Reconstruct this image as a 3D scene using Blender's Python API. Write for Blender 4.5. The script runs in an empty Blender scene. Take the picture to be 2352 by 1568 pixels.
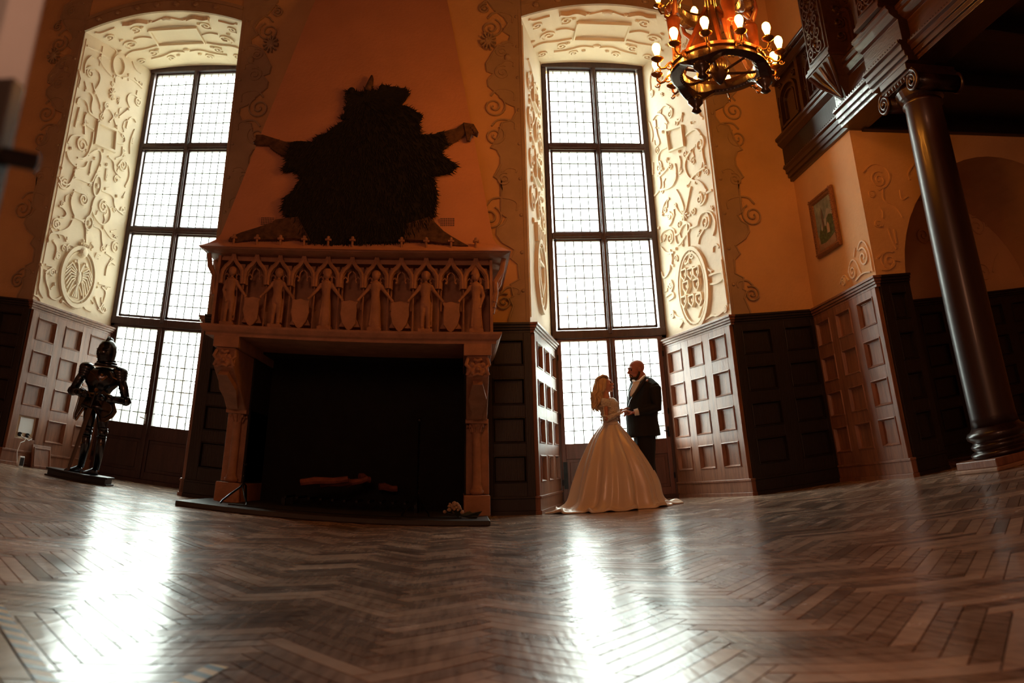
SKY = 11.5
GLOW = 26
LAMP = 300
BULB = 100
import bpy, bmesh, math, random
from mathutils import Vector, Matrix
from mathutils.geometry import tessellate_polygon
random.seed(7)
C = bpy.context.scene.collection
PI = math.pi
sin, cos = math.sin, math.cos

# ------------------------------------------------------------------ camera (a stitched wide picture: equirectangular)
PITCH, YAW, ROLL, F, CX, CY, H = 0.37534315, 0.06909243, -0.02211509, 1825.5196, 1175.96, 384.182, 0.62776
def cam_axes():
    f = Vector((sin(YAW) * cos(PITCH), cos(YAW) * cos(PITCH), sin(PITCH)))
    r = Vector((cos(YAW), -sin(YAW), 0)); u = r.cross(f)
    return r * cos(ROLL) + u * sin(ROLL), -r * sin(ROLL) + u * cos(ROLL), f
RT, UP, FW = cam_axes()
EYE = Vector((0, 0, H))
def ray(u, v):
    lo = (u - CX) / F; la = (CY - v) / F
    return RT * (cos(la) * sin(lo)) + UP * sin(la) + FW * (cos(la) * cos(lo))
def at(u, v, ax, val):
    d = ray(u, v); return EYE + d * ((val - EYE[ax]) / d[ax])
def on_plane(u, v, p0, n):
    d = ray(u, v); return EYE + d * ((Vector(p0) - EYE).dot(n) / d.dot(n))
cd = bpy.data.cameras.new('camera'); cam = bpy.data.objects.new('camera', cd); C.objects.link(cam)
cam.matrix_world = Matrix(((RT.x, UP.x, -FW.x, 0), (RT.y, UP.y, -FW.y, 0), (RT.z, UP.z, -FW.z, H), (0, 0, 0, 1)))
cd.type = 'PANO'; cd.clip_start = 0.05; cd.clip_end = 400
cd.panorama_type = 'EQUIRECTANGULAR' if hasattr(cd, 'panorama_type') else cd.panorama_type
for tgt in (cd, getattr(cd, 'cycles', None)):
    if tgt is not None and hasattr(tgt, 'longitude_min'):
        tgt.longitude_min = (0 - CX) / F; tgt.longitude_max = (2352 - CX) / F
        tgt.latitude_min = (CY - 1568) / F; tgt.latitude_max = CY / F
bpy.context.scene.camera = cam
cd.lens = 24
cd.dof.use_dof = True; cd.dof.focus_distance = 9.5; cd.dof.aperture_fstop = 2.0

# ------------------------------------------------------------------ materials
def nd(nt, t, **k):
    n = nt.nodes.new(t)
    for a, b in k.items():
        if a in n.inputs: n.inputs[a].default_value = b
        else: setattr(n, a, b)
    return n
def mat(name, col, rough=0.6, metal=0.0, var=0.0, scale=8.0, bump=0.0, bscale=None, stretch=(1, 1, 1), col2=None, spec=0.5, coat=0.0, sheen=0.0, sss=0.0, detail=5.0):
    m = bpy.data.materials.new(name); m.use_nodes = True; nt = m.node_tree; b = nt.nodes['Principled BSDF']
    b.inputs['Base Color'].default_value = (*col, 1); b.inputs['Roughness'].default_value = rough; b.inputs['Metallic'].default_value = metal
    b.inputs['Specular IOR Level'].default_value = spec; b.inputs['Coat Weight'].default_value = coat; b.inputs['Sheen Weight'].default_value = sheen
    if sss: b.inputs['Subsurface Weight'].default_value = sss; b.inputs['Subsurface Radius'].default_value = (.02, .008, .004)
    if var or bump:
        tc = nd(nt, 'ShaderNodeTexCoord'); mp = nd(nt, 'ShaderNodeMapping'); mp.inputs['Scale'].default_value = stretch
        nt.links.new(tc.outputs['Object'], mp.inputs[0])
    if var:
        nz = nd(nt, 'ShaderNodeTexNoise', Scale=scale, Detail=detail, Roughness=.6); nt.links.new(mp.outputs[0], nz.inputs['Vector'])
        cr = nd(nt, 'ShaderNodeValToRGB'); c2 = col2 or tuple(c * (1 - var) for c in col)
        cr.color_ramp.elements[0].position = .35; cr.color_ramp.elements[1].position = .68
        cr.color_ramp.elements[0].color = (*c2, 1); cr.color_ramp.elements[1].color = (*col, 1)
        nt.links.new(nz.outputs[0], cr.inputs[0]); nt.links.new(cr.outputs[0], b.inputs['Base Color'])
    if bump:
        n2 = nd(nt, 'ShaderNodeTexNoise', Scale=bscale or scale, Detail=6.0); nt.links.new(mp.outputs[0], n2.inputs['Vector'])
        bp = nd(nt, 'ShaderNodeBump', Strength=bump, Distance=.02); nt.links.new(n2.outputs[0], bp.inputs['Height']); nt.links.new(bp.outputs[0], b.inputs['Normal'])
    return m
M = {}
M['plaster'] = mat('cream_plaster', (.82, .685, .51), .75, var=.10, scale=1.3, bump=.25, bscale=9)
M['ochre'] = mat('ochre_wall_paint', (.68, .41, .20), .8, var=.16, scale=.9, bump=.3, bscale=25)
M['relief'] = mat('grey_beige_relief', (.44, .31, .20), .8, var=.2, scale=2, bump=.2, bscale=20)
M['hood'] = mat('terracotta_wall_paint', (.62, .29, .18), .8, var=.15, scale=1.2, bump=.3, bscale=25)
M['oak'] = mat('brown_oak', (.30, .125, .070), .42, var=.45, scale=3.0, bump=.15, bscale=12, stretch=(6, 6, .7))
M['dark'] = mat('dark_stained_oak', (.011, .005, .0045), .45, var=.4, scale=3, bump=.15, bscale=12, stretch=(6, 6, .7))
M['gallery'] = mat('polished_dark_carved_wood', (.034, .013, .010), .28, var=.45, scale=4, bump=.15, bscale=10, stretch=(6, .8, 6), coat=.2)
M['frame'] = mat('red_black_window_wood', (.060, .022, .018), .4, var=.4, scale=3, bump=.2, bscale=15, stretch=(6, 6, .7))
M['lead'] = mat('lead_came', (.10, .095, .09), .5, metal=.6)
M['stone'] = mat('brown_pink_limestone', (.44, .215, .125), .72, var=.3, scale=6, bump=.35, bscale=30)
M['slab'] = mat('dark_hearth_stone', (.045, .036, .03), .45, var=.4, scale=4, bump=.3)
M['soot'] = mat('sooty_firebox_brick', (.012, .010, .009), .95, var=.4, scale=5, bump=.5, bscale=12)
M['iron'] = mat('black_wrought_iron', (.02, .02, .022), .35, metal=.8, var=.3, scale=12, bump=.2)
M['steel'] = mat('dark_polished_armour_steel', (.10, .10, .11), .22, metal=1.0, var=.4, scale=6)
M['brass'] = mat('aged_brass_trim', (.42, .20, .07), .32, metal=1.0, var=.3, scale=9)
M['brownbase'] = mat('dark_painted_wood_base', (.012, .010, .010), .35)
M['fur'] = mat('black_brown_fur', (.012, .008, .006), .9, var=.5, scale=20)
M['hide'] = mat('brown_hide', (.14, .065, .035), .9, var=.6, scale=14, bump=.5, bscale=40)
M['chand'] = mat('carved_chandelier_wood', (.17, .045, .018), .34, var=.5, scale=9, bump=.2, bscale=20, coat=.3)
M['chand_dark'] = mat('dark_chandelier_wood', (.05, .022, .016), .25, var=.4, scale=9, coat=.3)
M['log'] = mat('reddish_firewood', (.30, .09, .06), .8, var=.5, scale=9, bump=.5)
M['suit'] = mat('black_wool_suit', (.006, .006, .0075), .8, var=.2, scale=60)
M['shirt'] = mat('white_cotton', (.78, .74, .70), .7, bump=.1, bscale=30)
M['satin'] = mat('ivory_satin', (.84, .70, .57), .27, var=.05, scale=2, bump=.45, bscale=3.5, stretch=(1.6, 1.6, .7), spec=.7)
M['lace'] = mat('ivory_lace', (.80, .70, .58), .6, var=.25, scale=60, bump=.6, bscale=70)
M['skin'] = mat('skin', (.56, .26, .17), .5, sss=.1, var=.08, scale=10)
M['skin2'] = mat('flushed_skin', (.42, .15, .10), .5, sss=.1, var=.08, scale=10)
M['blonde'] = mat('blonde_hair', (.78, .54, .30), .45, var=.4, scale=30, stretch=(1, 1, .15), bump=.4)
M['beard'] = mat('dark_beard_hair', (.02, .013, .01), .7, bump=.5, bscale=60)
M['doorwood'] = mat('reddish_door_wood', (.17, .065, .05), .38, var=.4, scale=3, stretch=(6, 6, .7))
M['shoe'] = mat('black_leather', (.01, .01, .01), .25)
M['white'] = mat('white_plastic', (.75, .76, .76), .4)
M['black'] = mat('black_plastic', (.012, .012, .014), .3)
M['grey_door'] = mat('grey_painted_metal', (.40, .50, .60), .4, var=.2, scale=3)
M['eye'] = mat('dark_eye', (.02, .015, .012), .15)
M['lip'] = mat('lips', (.40, .10, .09), .4)
M['yellow'] = mat('yellow_tape', (.75, .40, .08), .4, var=.15, scale=20)
M['tapeblack'] = mat('black_tape', (.03, .03, .035), .35)
M['ceil'] = mat('dark_ceiling_wood', (.05, .025, .017), .6, var=.4, scale=2)
def emit(name, col, s):
    m = bpy.data.materials.new(name); m.use_nodes = True; nt = m.node_tree; nt.nodes.clear()
    e = nd(nt, 'ShaderNodeEmission', Strength=s); e.inputs['Color'].default_value = (*col, 1); o = nd(nt, 'ShaderNodeOutputMaterial'); nt.links.new(e.outputs[0], o.inputs[0]); return m
M['bulb'] = emit('glowing_bulb', (1, .33, .035), BULB)
def glass():
    m = bpy.data.materials.new('old_leaded_glass'); m.use_nodes = True; nt = m.node_tree; nt.nodes.clear()
    t = nd(nt, 'ShaderNodeBsdfTransparent'); t.inputs[0].default_value = (.95, 1, .98, 1)
    tl = nd(nt, 'ShaderNodeBsdfTranslucent'); tl.inputs[0].default_value = (.9, 1, .97, 1)
    g = nd(nt, 'ShaderNodeBsdfGlossy', Roughness=.08)
    m1 = nd(nt, 'ShaderNodeMixShader'); m1.inputs[0].default_value = .10; nt.links.new(t.outputs[0], m1.inputs[1]); nt.links.new(tl.outputs[0], m1.inputs[2])
    m2 = nd(nt, 'ShaderNodeMixShader'); m2.inputs[0].default_value = .05; nt.links.new(m1.outputs[0], m2.inputs[1]); nt.links.new(g.outputs[0], m2.inputs[2])
    o = nd(nt, 'ShaderNodeOutputMaterial'); nt.links.new(m2.outputs[0], o.inputs[0]); return m
M['glass'] = glass()

# ------------------------------------------------------------------ mesh builder
class MB:
    def __init__(s): s.v = []; s.f = []; s.mi = []; s.m = 0
    def add(s, vs, fs):
        o = len(s.v); s.v += [tuple(v) for v in vs]; s.f += [tuple(i + o for i in f) for f in fs]; s.mi += [s.m] * len(fs); return s
    def box(s, x0, x1, y0, y1, z0, z1, T=None):
        vs = [(x, y, z) for z in (z0, z1) for y in (y0, y1) for x in (x0, x1)]
        if T: vs = [T(Vector(v)) for v in vs]
        return s.add(vs, [(0, 2, 3, 1), (4, 5, 7, 6), (0, 1, 5, 4), (2, 6, 7, 3), (0, 4, 6, 2), (1, 3, 7, 5)])
    def quad(s, *p): return s.add(p, [tuple(range(len(p)))])
    def prism(s, poly, z0, z1):                      # plan polygon, vertical walls
        n = len(poly); vs = [(x, y, z0) for x, y in poly] + [(x, y, z1) for x, y in poly]
        return s.add(vs, [tuple(range(n))[::-1], tuple(range(n, 2 * n))] + [(i, (i + 1) % n, n + (i + 1) % n, n + i) for i in range(n)])
    def extrude(s, pts, d):                          # 3D planar outline pushed along d
        n = len(pts); d = Vector(d); P = [Vector(p) for p in pts]; tri = tessellate_polygon([P])
        vs = P + [p + d for p in P]
        return s.add(vs, [tuple(t) for t in tri] + [tuple(n + i for i in t)[::-1] for t in tri] + [(i, (i + 1) % n, n + (i + 1) % n, n + i) for i in range(n)])
    def rings(s, R, cap=True, closed=True):
        n = len(R[0]); o = []; fs = []
        for r in R: o += list(r)
        for i in range(len(R) - 1):
            for j in range(n if closed else n - 1):
                a = i * n + j; b = i * n + (j + 1) % n; fs.append((a, b, b + n, a + n))
        if cap and closed: fs.append(tuple(range(n))[::-1]); fs.append(tuple(range((len(R) - 1) * n, len(R) * n)))
        return s.add(o, fs)
    def lathe(s, prof, c=(0, 0, 0), n=24, sx=1, sy=1, T=None):
        R = []
        for r, z in prof:
            q = [Vector((c[0] + r * sx * cos(2 * PI * k / n), c[1] + r * sy * sin(2 * PI * k / n), c[2] + z)) for k in range(n)]
            R.append([T(p) for p in q] if T else q)
        return s.rings(R)
    def tube(s, pts, r, n=8, flat=1.0, cap=True, up=None):
        P = [Vector(p) for p in pts]; R = []; m = len(P)
        rr = r if isinstance(r, (list, tuple)) else [r] * m
        pu = Vector(up) if up else None
        for i in range(m):
            t = (P[min(i + 1, m - 1)] - P[max(i - 1, 0)])
            if t.length < 1e-9: t = Vector((0, 0, 1))
            t.normalize()
            if pu is None: pu = Vector((0, 0, 1)) if abs(t.z) < .9 else Vector((1, 0, 0))
            a = t.cross(pu)
            if a.length < 1e-6: a = t.orthogonal()
            a.normalize(); b = a.cross(t); 
            if not up: pu = b
            R.append([P[i] + a * (rr[i] * cos(2 * PI * k / n)) + b * (rr[i] * flat * sin(2 * PI * k / n)) for k in range(n)])
        return s.rings(R, cap)
    def ball(s, c, r, n=12, m=8, sc=(1, 1, 1)):
        c = Vector(c); R = []
        for i in range(m + 1):
            a = PI * i / m; q = max(sin(a), .02)
            R.append([c + Vector((r * sc[0] * q * cos(2 * PI * k / n), r * sc[1] * q * sin(2 * PI * k / n), -r * sc[2] * cos(a))) for k in range(n)])
        return s.rings(R)
    def build(s, name, m, parent=None, smooth=False, kind=None, label=None, loc=None, bevel=0, remesh=0, sub=0, disp=None):
        me = bpy.data.meshes.new(name); vs = s.v
        if loc: L = Vector(loc); vs = [tuple(Vector(v) - L) for v in vs]
        me.from_pydata(vs, [], s.f); 
        ms = m if isinstance(m, (list, tuple)) else [m]
        for q in ms: me.materials.append(q)
        if len(ms) > 1: me.polygons.foreach_set('material_index', s.mi)
        bm = bmesh.new(); bm.from_mesh(me); bmesh.ops.recalc_face_normals(bm, faces=bm.faces); bm.to_mesh(me); bm.free()
        if smooth: me.polygons.foreach_set('use_smooth', [True] * len(me.polygons))
        o = bpy.data.objects.new(name, me); C.objects.link(o)
        if loc: o.location = loc
        if parent is not None:
            o.parent = parent
            o.matrix_parent_inverse = parent_inv(parent)
        if kind: o['kind'] = kind
        if label: o['label'] = label
        if bevel:
            b = o.modifiers.new('bevel', 'BEVEL'); b.width = bevel; b.segments = 2; b.limit_method = 'ANGLE'; b.angle_limit = math.radians(40)
        if remesh:
            b = o.modifiers.new('fuse', 'REMESH'); b.mode = 'VOXEL'; b.voxel_size = remesh; b.use_smooth_shade = True
            b = o.modifiers.new('soften', 'SMOOTH'); b.iterations = 3; b.factor = .5
        if sub: b = o.modifiers.new('sub', 'SUBSURF'); b.levels = sub; b.render_levels = sub
        return o
def wloc(o): return Vector(o.location) if o.type == 'EMPTY' or o.parent is None else Vector((0, 0, 0))
def parent_inv(p): return Matrix.Translation(-wloc(p))
def tag(o, label=None, cat=None, group=None, kind=None):
    if label: o['label'] = label
    if cat: o['category'] = cat
    if group: o['group'] = group
    if kind: o['kind'] = kind
    return o
def empty(name, loc=(0, 0, 0), label=None, cat=None, group=None, kind=None):
    o = bpy.data.objects.new(name, None); C.objects.link(o); o.location = loc; o.empty_display_size = .1
    return tag(o, label, cat, group, kind)
def spiral(cx, cy, r, turns, a0, d=1, n=None, r1=.12):
    n = n or int(16 * turns) + 4; out = []
    for i in range(n + 1):
        k = i / n; q = r * (1 - k) + r * r1 * k; a = a0 + d * 2 * PI * turns * k; out.append((cx + q * cos(a), cy + q * sin(a)))
    return out
JR = random.Random(99)
def relief(mb, f, pl, w, h, taper=False):            # raised rounded strip along a 2D line; f maps (s, t, height) to 3D
    n = len(pl); R = []; h *= JR.uniform(.88, 1.12)
    for i in range(n):
        a = pl[max(i - 1, 0)]; b = pl[min(i + 1, n - 1)]; dx, dy = b[0] - a[0], b[1] - a[1]; L = math.hypot(dx, dy) or 1
        nx, ny = -dy / L, dx / L; ww = w * (1 if not taper else .35 + .65 * sin(PI * min(1, (i + .5) / n)))
        x, y = pl[i]
        R.append([f(x - nx * ww, y - ny * ww, -.004), f(x - nx * ww * .7, y - ny * ww * .7, h), f(x + nx * ww * .7, y + ny * ww * .7, h), f(x + nx * ww, y + ny * ww, -.004)])
    mb.rings(R)
def blob(mb, f, x, y, rx, ry, h, n=12):
    R = []
    for k, (q, z) in enumerate(((1, -.004), (.85, h * .6), (.5, h * .95), (.1, h))):
        R.append([f(x + rx * q * cos(2 * PI * j / n), y + ry * q * sin(2 * PI * j / n), z) for j in range(n)])
    mb.rings(R)
def ring2(cx, cy, rx, ry, n=28, a0=0, a1=2 * PI): return [(cx + rx * cos(a0 + (a1 - a0) * i / n), cy + ry * sin(a0 + (a1 - a0) * i / n)) for i in range(n + 1)]
def smooth2(pl, it=2):
    for _ in range(it):
        q = [pl[0]]
        for a, b in zip(pl, pl[1:]): q += [(a[0] * .75 + b[0] * .25, a[1] * .75 + b[1] * .25), (a[0] * .25 + b[0] * .75, a[1] * .25 + b[1] * .75)]
        pl = q + [pl[-1]]
    return pl
# ------------------------------------------------------------------ the hall
WY, GY = 10.153, 12.0                 # face of the window wall, glass line
OFF = -6.926                          # left window is the right one moved by this
NC = (0.891, 3.588); NE = (1.370, 3.128)
ZD = 2.46; ZS = 7.149; ZT = 7.27
CEIL = 9.4; XL = -9.0; XR = 9.6; YB = -9.0
RX, RY = 4.822, 8.259                 # the return wall with the picture
# floor: herringbone parquet, each block a little different
def parquet():
    mb = MB(); L, w, g = .482, .0765, .0024; q = math.sqrt(.5); cols = []
    for i in range(-150, 330):
        for j in range(-40, 50):
            for kind in (0, 1):
                ox = i * w + j * L; oy = i * w - j * L
                if kind == 0: r = (ox, oy, ox + L, oy + w)
                else: r = (ox, oy + w, ox + w, oy + w + L)
                mx, my = (r[0] + r[2]) / 2, (r[1] + r[3]) / 2
                X = (mx - my) * q * .92 - .83; Y = (mx + my) * q * 1.08
                if not (-8.6 < X < 9.2 and .6 < Y < 12.3): continue
                rnd = random.random; tz = [(rnd() - .5) * .0016 for _ in range(4)]; dz = (rnd() - .5) * .0008
                cs = [(r[0] + g, r[1] + g), (r[2] - g, r[1] + g), (r[2] - g, r[3] - g), (r[0] + g, r[3] - g)]
                W_ = [((a - b) * q * .92 - .83, (a + b) * q * 1.08) for a, b in cs]
                cxm = sum(p[0] for p in W_) / 4; cym = sum(p[1] for p in W_) / 4
                top = [(x + math.copysign(.0009, cxm - x), y + math.copysign(.0009, cym - y), dz + t) for (x, y), t in zip(W_, tz)]
                low = [(x, y, -.012) for x, y in W_]; mid = [(x, y, dz + t - .0018) for (x, y), t in zip(W_, tz)]
                mb.add(top + mid + low, [(0, 1, 2, 3)] + [(k, (k + 1) % 4, 4 + (k + 1) % 4, 4 + k) for k in range(4)] + [(4 + k, 4 + (k + 1) % 4, 8 + (k + 1) % 4, 8 + k) for k in range(4)])
                cols += [(rnd(), kind)] * 9
    nf = len(mb.f)
    mb.m = 1
    mb.box(XL, XR, YB, 12.6, -.08, -.011); mb.m = 0; mb.box(XL, XR, YB, .62, -.02, 0); cols += [(.5, 0)] * 12
    return mb, cols
def floor_mat():
    m = bpy.data.materials.new('worn_parquet'); m.use_nodes = True; nt = m.node_tree; b = nt.nodes['Principled BSDF']; lk = nt.links.new
    at_ = nd(nt, 'ShaderNodeAttribute'); at_.attribute_name = 'plank'
    sp = nd(nt, 'ShaderNodeSeparateColor'); lk(at_.outputs['Color'], sp.inputs[0])
    tc = nd(nt, 'ShaderNodeTexCoord')
    mp = nd(nt, 'ShaderNodeMapping'); mp.inputs['Rotation'].default_value = (0, 0, math.radians(47)); mp.inputs['Scale'].default_value = (14, 1.2, 1)
    mq = nd(nt, 'ShaderNodeMapping'); mq.inputs['Rotation'].default_value = (0, 0, math.radians(-47)); mq.inputs['Scale'].default_value = (14, 1.2, 1)
    lk(tc.outputs['Object'], mp.inputs[0]); lk(tc.outputs['Object'], mq.inputs[0])
    na = nd(nt, 'ShaderNodeTexNoise', Scale=3.0, Detail=5.0); nb = nd(nt, 'ShaderNodeTexNoise', Scale=3.0, Detail=5.0)
    lk(mp.outputs[0], na.inputs['Vector']); lk(mq.outputs[0], nb.inputs['Vector'])
    mx = nd(nt, 'ShaderNodeMix'); mx.data_type = 'FLOAT'; lk(sp.outputs[1], mx.inputs[0]); lk(nb.outputs[0], mx.inputs[3]); lk(na.outputs[0], mx.inputs[2])
    dirt = nd(nt, 'ShaderNodeTexNoise', Scale=2.2, Detail=7.0, Roughness=.7); lk(tc.outputs['Object'], dirt.inputs['Vector'])
    cr = nd(nt, 'ShaderNodeValToRGB'); e = cr.color_ramp.elements; e[0].position = .25; e[0].color = (.14, .082, .055, 1); e[1].position = .75; e[1].color = (.52, .35, .25, 1)
    ad = nd(nt, 'ShaderNodeMath', operation='MULTIPLY_ADD'); lk(sp.outputs[0], ad.inputs[0]); ad.inputs[1].default_value = .5; 
    sc = nd(nt, 'ShaderNodeMath', operation='MULTIPLY'); lk(mx.outputs[0], sc.inputs[0]); sc.inputs[1].default_value = .62; lk(sc.outputs[0], ad.inputs[2]); lk(ad.outputs[0], cr.inputs[0])
    dr = nd(nt, 'ShaderNodeValToRGB'); dr.color_ramp.elements[0].position = .36; dr.color_ramp.elements[0].color = (.68, .66, .65, 1); dr.color_ramp.elements[1].position = .62; dr.color_ramp.elements[1].color = (1, 1, 1, 1); lk(dirt.outputs[0], dr.inputs[0])
    mu = nd(nt, 'ShaderNodeMix'); mu.data_type = 'RGBA'; mu.blend_type = 'MULTIPLY'; mu.inputs[0].default_value = 1; lk(cr.outputs[0], mu.inputs[6]); lk(dr.outputs[0], mu.inputs[7]); lk(mu.outputs[2], b.inputs['Base Color'])
    rr = nd(nt, 'ShaderNodeMapRange'); rr.inputs['From Min'].default_value = .3; rr.inputs['From Max'].default_value = .7; rr.inputs['To Min'].default_value = .18; rr.inputs['To Max'].default_value = .29; b.inputs['Specular IOR Level'].default_value = .9
    lk(dirt.outputs[0], rr.inputs[0]); lk(rr.outputs[0], b.inputs['Roughness'])
    bp = nd(nt, 'ShaderNodeBump', Strength=.22, Distance=.004); lk(mx.outputs[0], bp.inputs['Height'])
    wv = nd(nt, 'ShaderNodeTexNoise', Scale=7.0, Detail=2.0); lk(tc.outputs['Object'], wv.inputs['Vector'])
    b2 = nd(nt, 'ShaderNodeBump', Strength=.15, Distance=.003); lk(wv.outputs[0], b2.inputs['Height']); lk(bp.outputs[0], b2.inputs['Normal']); lk(b2.outputs[0], b.inputs['Normal'])
    return m
pm, pc = parquet()
M['floor'] = floor_mat()
flo = pm.build('floor', [M['floor'], mat('dark_joint_filler', (.02, .014, .01), .9)], kind='structure')
ca = flo.data.color_attributes.new('plank', 'FLOAT_COLOR', 'CORNER')
buf = []
for p in flo.data.polygons:
    r, k = pc[p.index]; buf += [r, k, 0, 1] * p.loop_total
ca.data.foreach_set('color', buf)
flo['label'] = 'worn brown herringbone parquet floor'

MB().box(XL - .2, XR + .2, YB - .2, 12.4, CEIL, CEIL + .2).build('ceiling', M['ceil'], kind='structure')
MB().box(XL - .2, XL, YB, 12.4, -.05, CEIL).build('wall_left', M['ochre'], kind='structure')
MB().box(XR, XR + .2, YB, 12.4, -.05, CEIL).build('wall_right', M['ochre'], kind='structure')
MB().box(XL, XR, YB - .2, YB, -.05, CEIL).build('wall_front', M['ochre'], kind='structure')
# the window wall: piers with splayed cream reveals and vaulted heads
def vault_front(k, n=20):
    return None
wb = MB()
def pier(poly, faces):
    n = len(poly)
    for i in range(n):
        a, b = poly[i], poly[(i + 1) % n]; wb.m = faces[i]
        wb.quad((a[0], a[1], -.05), (b[0], b[1], -.05), (b[0], b[1], CEIL), (a[0], a[1], CEIL))
pier([(XL, WY), (NC[0] + OFF, WY), (NE[0] + OFF, GY), (NE[0] + OFF, 12.3), (XL, 12.3)], [0, 1, 1, 0, 0])
pier([(NC[1] + OFF, WY), (NC[0], WY), (NE[0], GY), (NE[0], 12.3), (NE[1] + OFF, 12.3), (NE[1] + OFF, GY)], [0, 1, 1, 0, 1, 1])
pier([(NC[1], WY), (XR, WY), (XR, 12.3), (NE[1], 12.3), (NE[1], GY)], [0, 0, 0, 1, 1])
def soffit_z(x, y, off):                                   # segmental head: higher in front, flatter at the frame
    k = (y - WY) / (GY - WY); x0 = NC[0] * (1 - k) + NE[0] * k + off; x1 = NC[1] * (1 - k) + NE[1] * k + off
    s = (x - (x0 + x1) / 2) / ((x1 - x0) / 2); s = max(-1, min(1, s))
    rise = (.27 * (1 - k) + .04 * k); base = 7.06 * (1 - k) + 7.26 * k if k < .93 else 7.24
    return base + rise * (1 - s * s)
for off in (OFF, 0):
    n = 24
    for j in range(9):
        for i in range(n):
            P = []
            for jj, ii in ((j, i), (j, i + 1), (j + 1, i + 1), (j + 1, i)):
                k = jj / 9; y = WY * (1 - k) + 12.06 * k; kk = min(k * 1.033, 1); x0 = NC[0] * (1 - kk) + NE[0] * kk + off; x1 = NC[1] * (1 - kk) + NE[1] * kk + off
                x = x0 + (x1 - x0) * ii / n; P.append((x, y, soffit_z(x, min(y, GY), off)))
            wb.m = 1; wb.quad(*P)
    for i in range(n):
        x0 = NC[0] + off + (NC[1] - NC[0]) * i / n; x1 = NC[0] + off + (NC[1] - NC[0]) * (i + 1) / n
        wb.m = 0; wb.quad((x0, WY, soffit_z(x0, WY, off)), (x1, WY, soffit_z(x1, WY, off)), (x1, WY, CEIL), (x0, WY, CEIL))
        x0 = NE[0] + off + (NE[1] - NE[0]) * i / n; x1 = NE[0] + off + (NE[1] - NE[0]) * (i + 1) / n
        wb.quad((x0, 12.3, 7.26), (x1, 12.3, 7.26), (x1, 12.3, CEIL), (x0, 12.3, CEIL))
    wb.quad((NE[0] + off, 12.05, 7.27), (NE[1] + off, 12.05, 7.27), (NE[1] + off, 12.3, 7.27), (NE[0] + off, 12.3, 7.27))
wall = wb.build('wall_back', [M['ochre'], M['plaster']], kind='structure', label='ochre plaster wall with two tall splayed cream window niches')
# return wall with the picture and the wall under the gallery with its arched recess
wr = MB()
wr.quad((RX, WY, -.05), (RX, RY, -.05), (RX, RY, CEIL), (RX, WY, CEIL))
AX, AR, AZ = 7.0, 1.76, 2.35                      # arch centre, half width, springing height
def arch_pt(a): return (AX - AR * cos(a), AZ + 1.73 * sin(a))
ap = [(AX - AR, 0), (AX - AR, AZ)] + [arch_pt(PI * i / 24) for i in range(1, 24)] + [(AX + AR, AZ), (AX + AR, 0)]
for (x0, z0), (x1, z1) in zip(ap[1:-1], ap[2:-1]): wr.quad((x0, RY, z0), (x1, RY, z1), (x1, RY, CEIL), (x0, RY, CEIL))
wr.quad((RX, RY, -.05), (AX - AR, RY, -.05), (AX - AR, RY, CEIL), (RX, RY, CEIL)); wr.quad((AX + AR, RY, -.05), (XR, RY, -.05), (XR, RY, CEIL), (AX + AR, RY, CEIL))
for (x0, z0), (x1, z1) in zip(ap[:-1], ap[1:]): wr.quad((x0, RY, z0), (x1, RY, z1), (x1, WY, z1), (x0, WY, z0))
wr.build('wall_side', M['ochre'], kind='structure', label='ochre return wall and arched recess under the wooden gallery')
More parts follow.
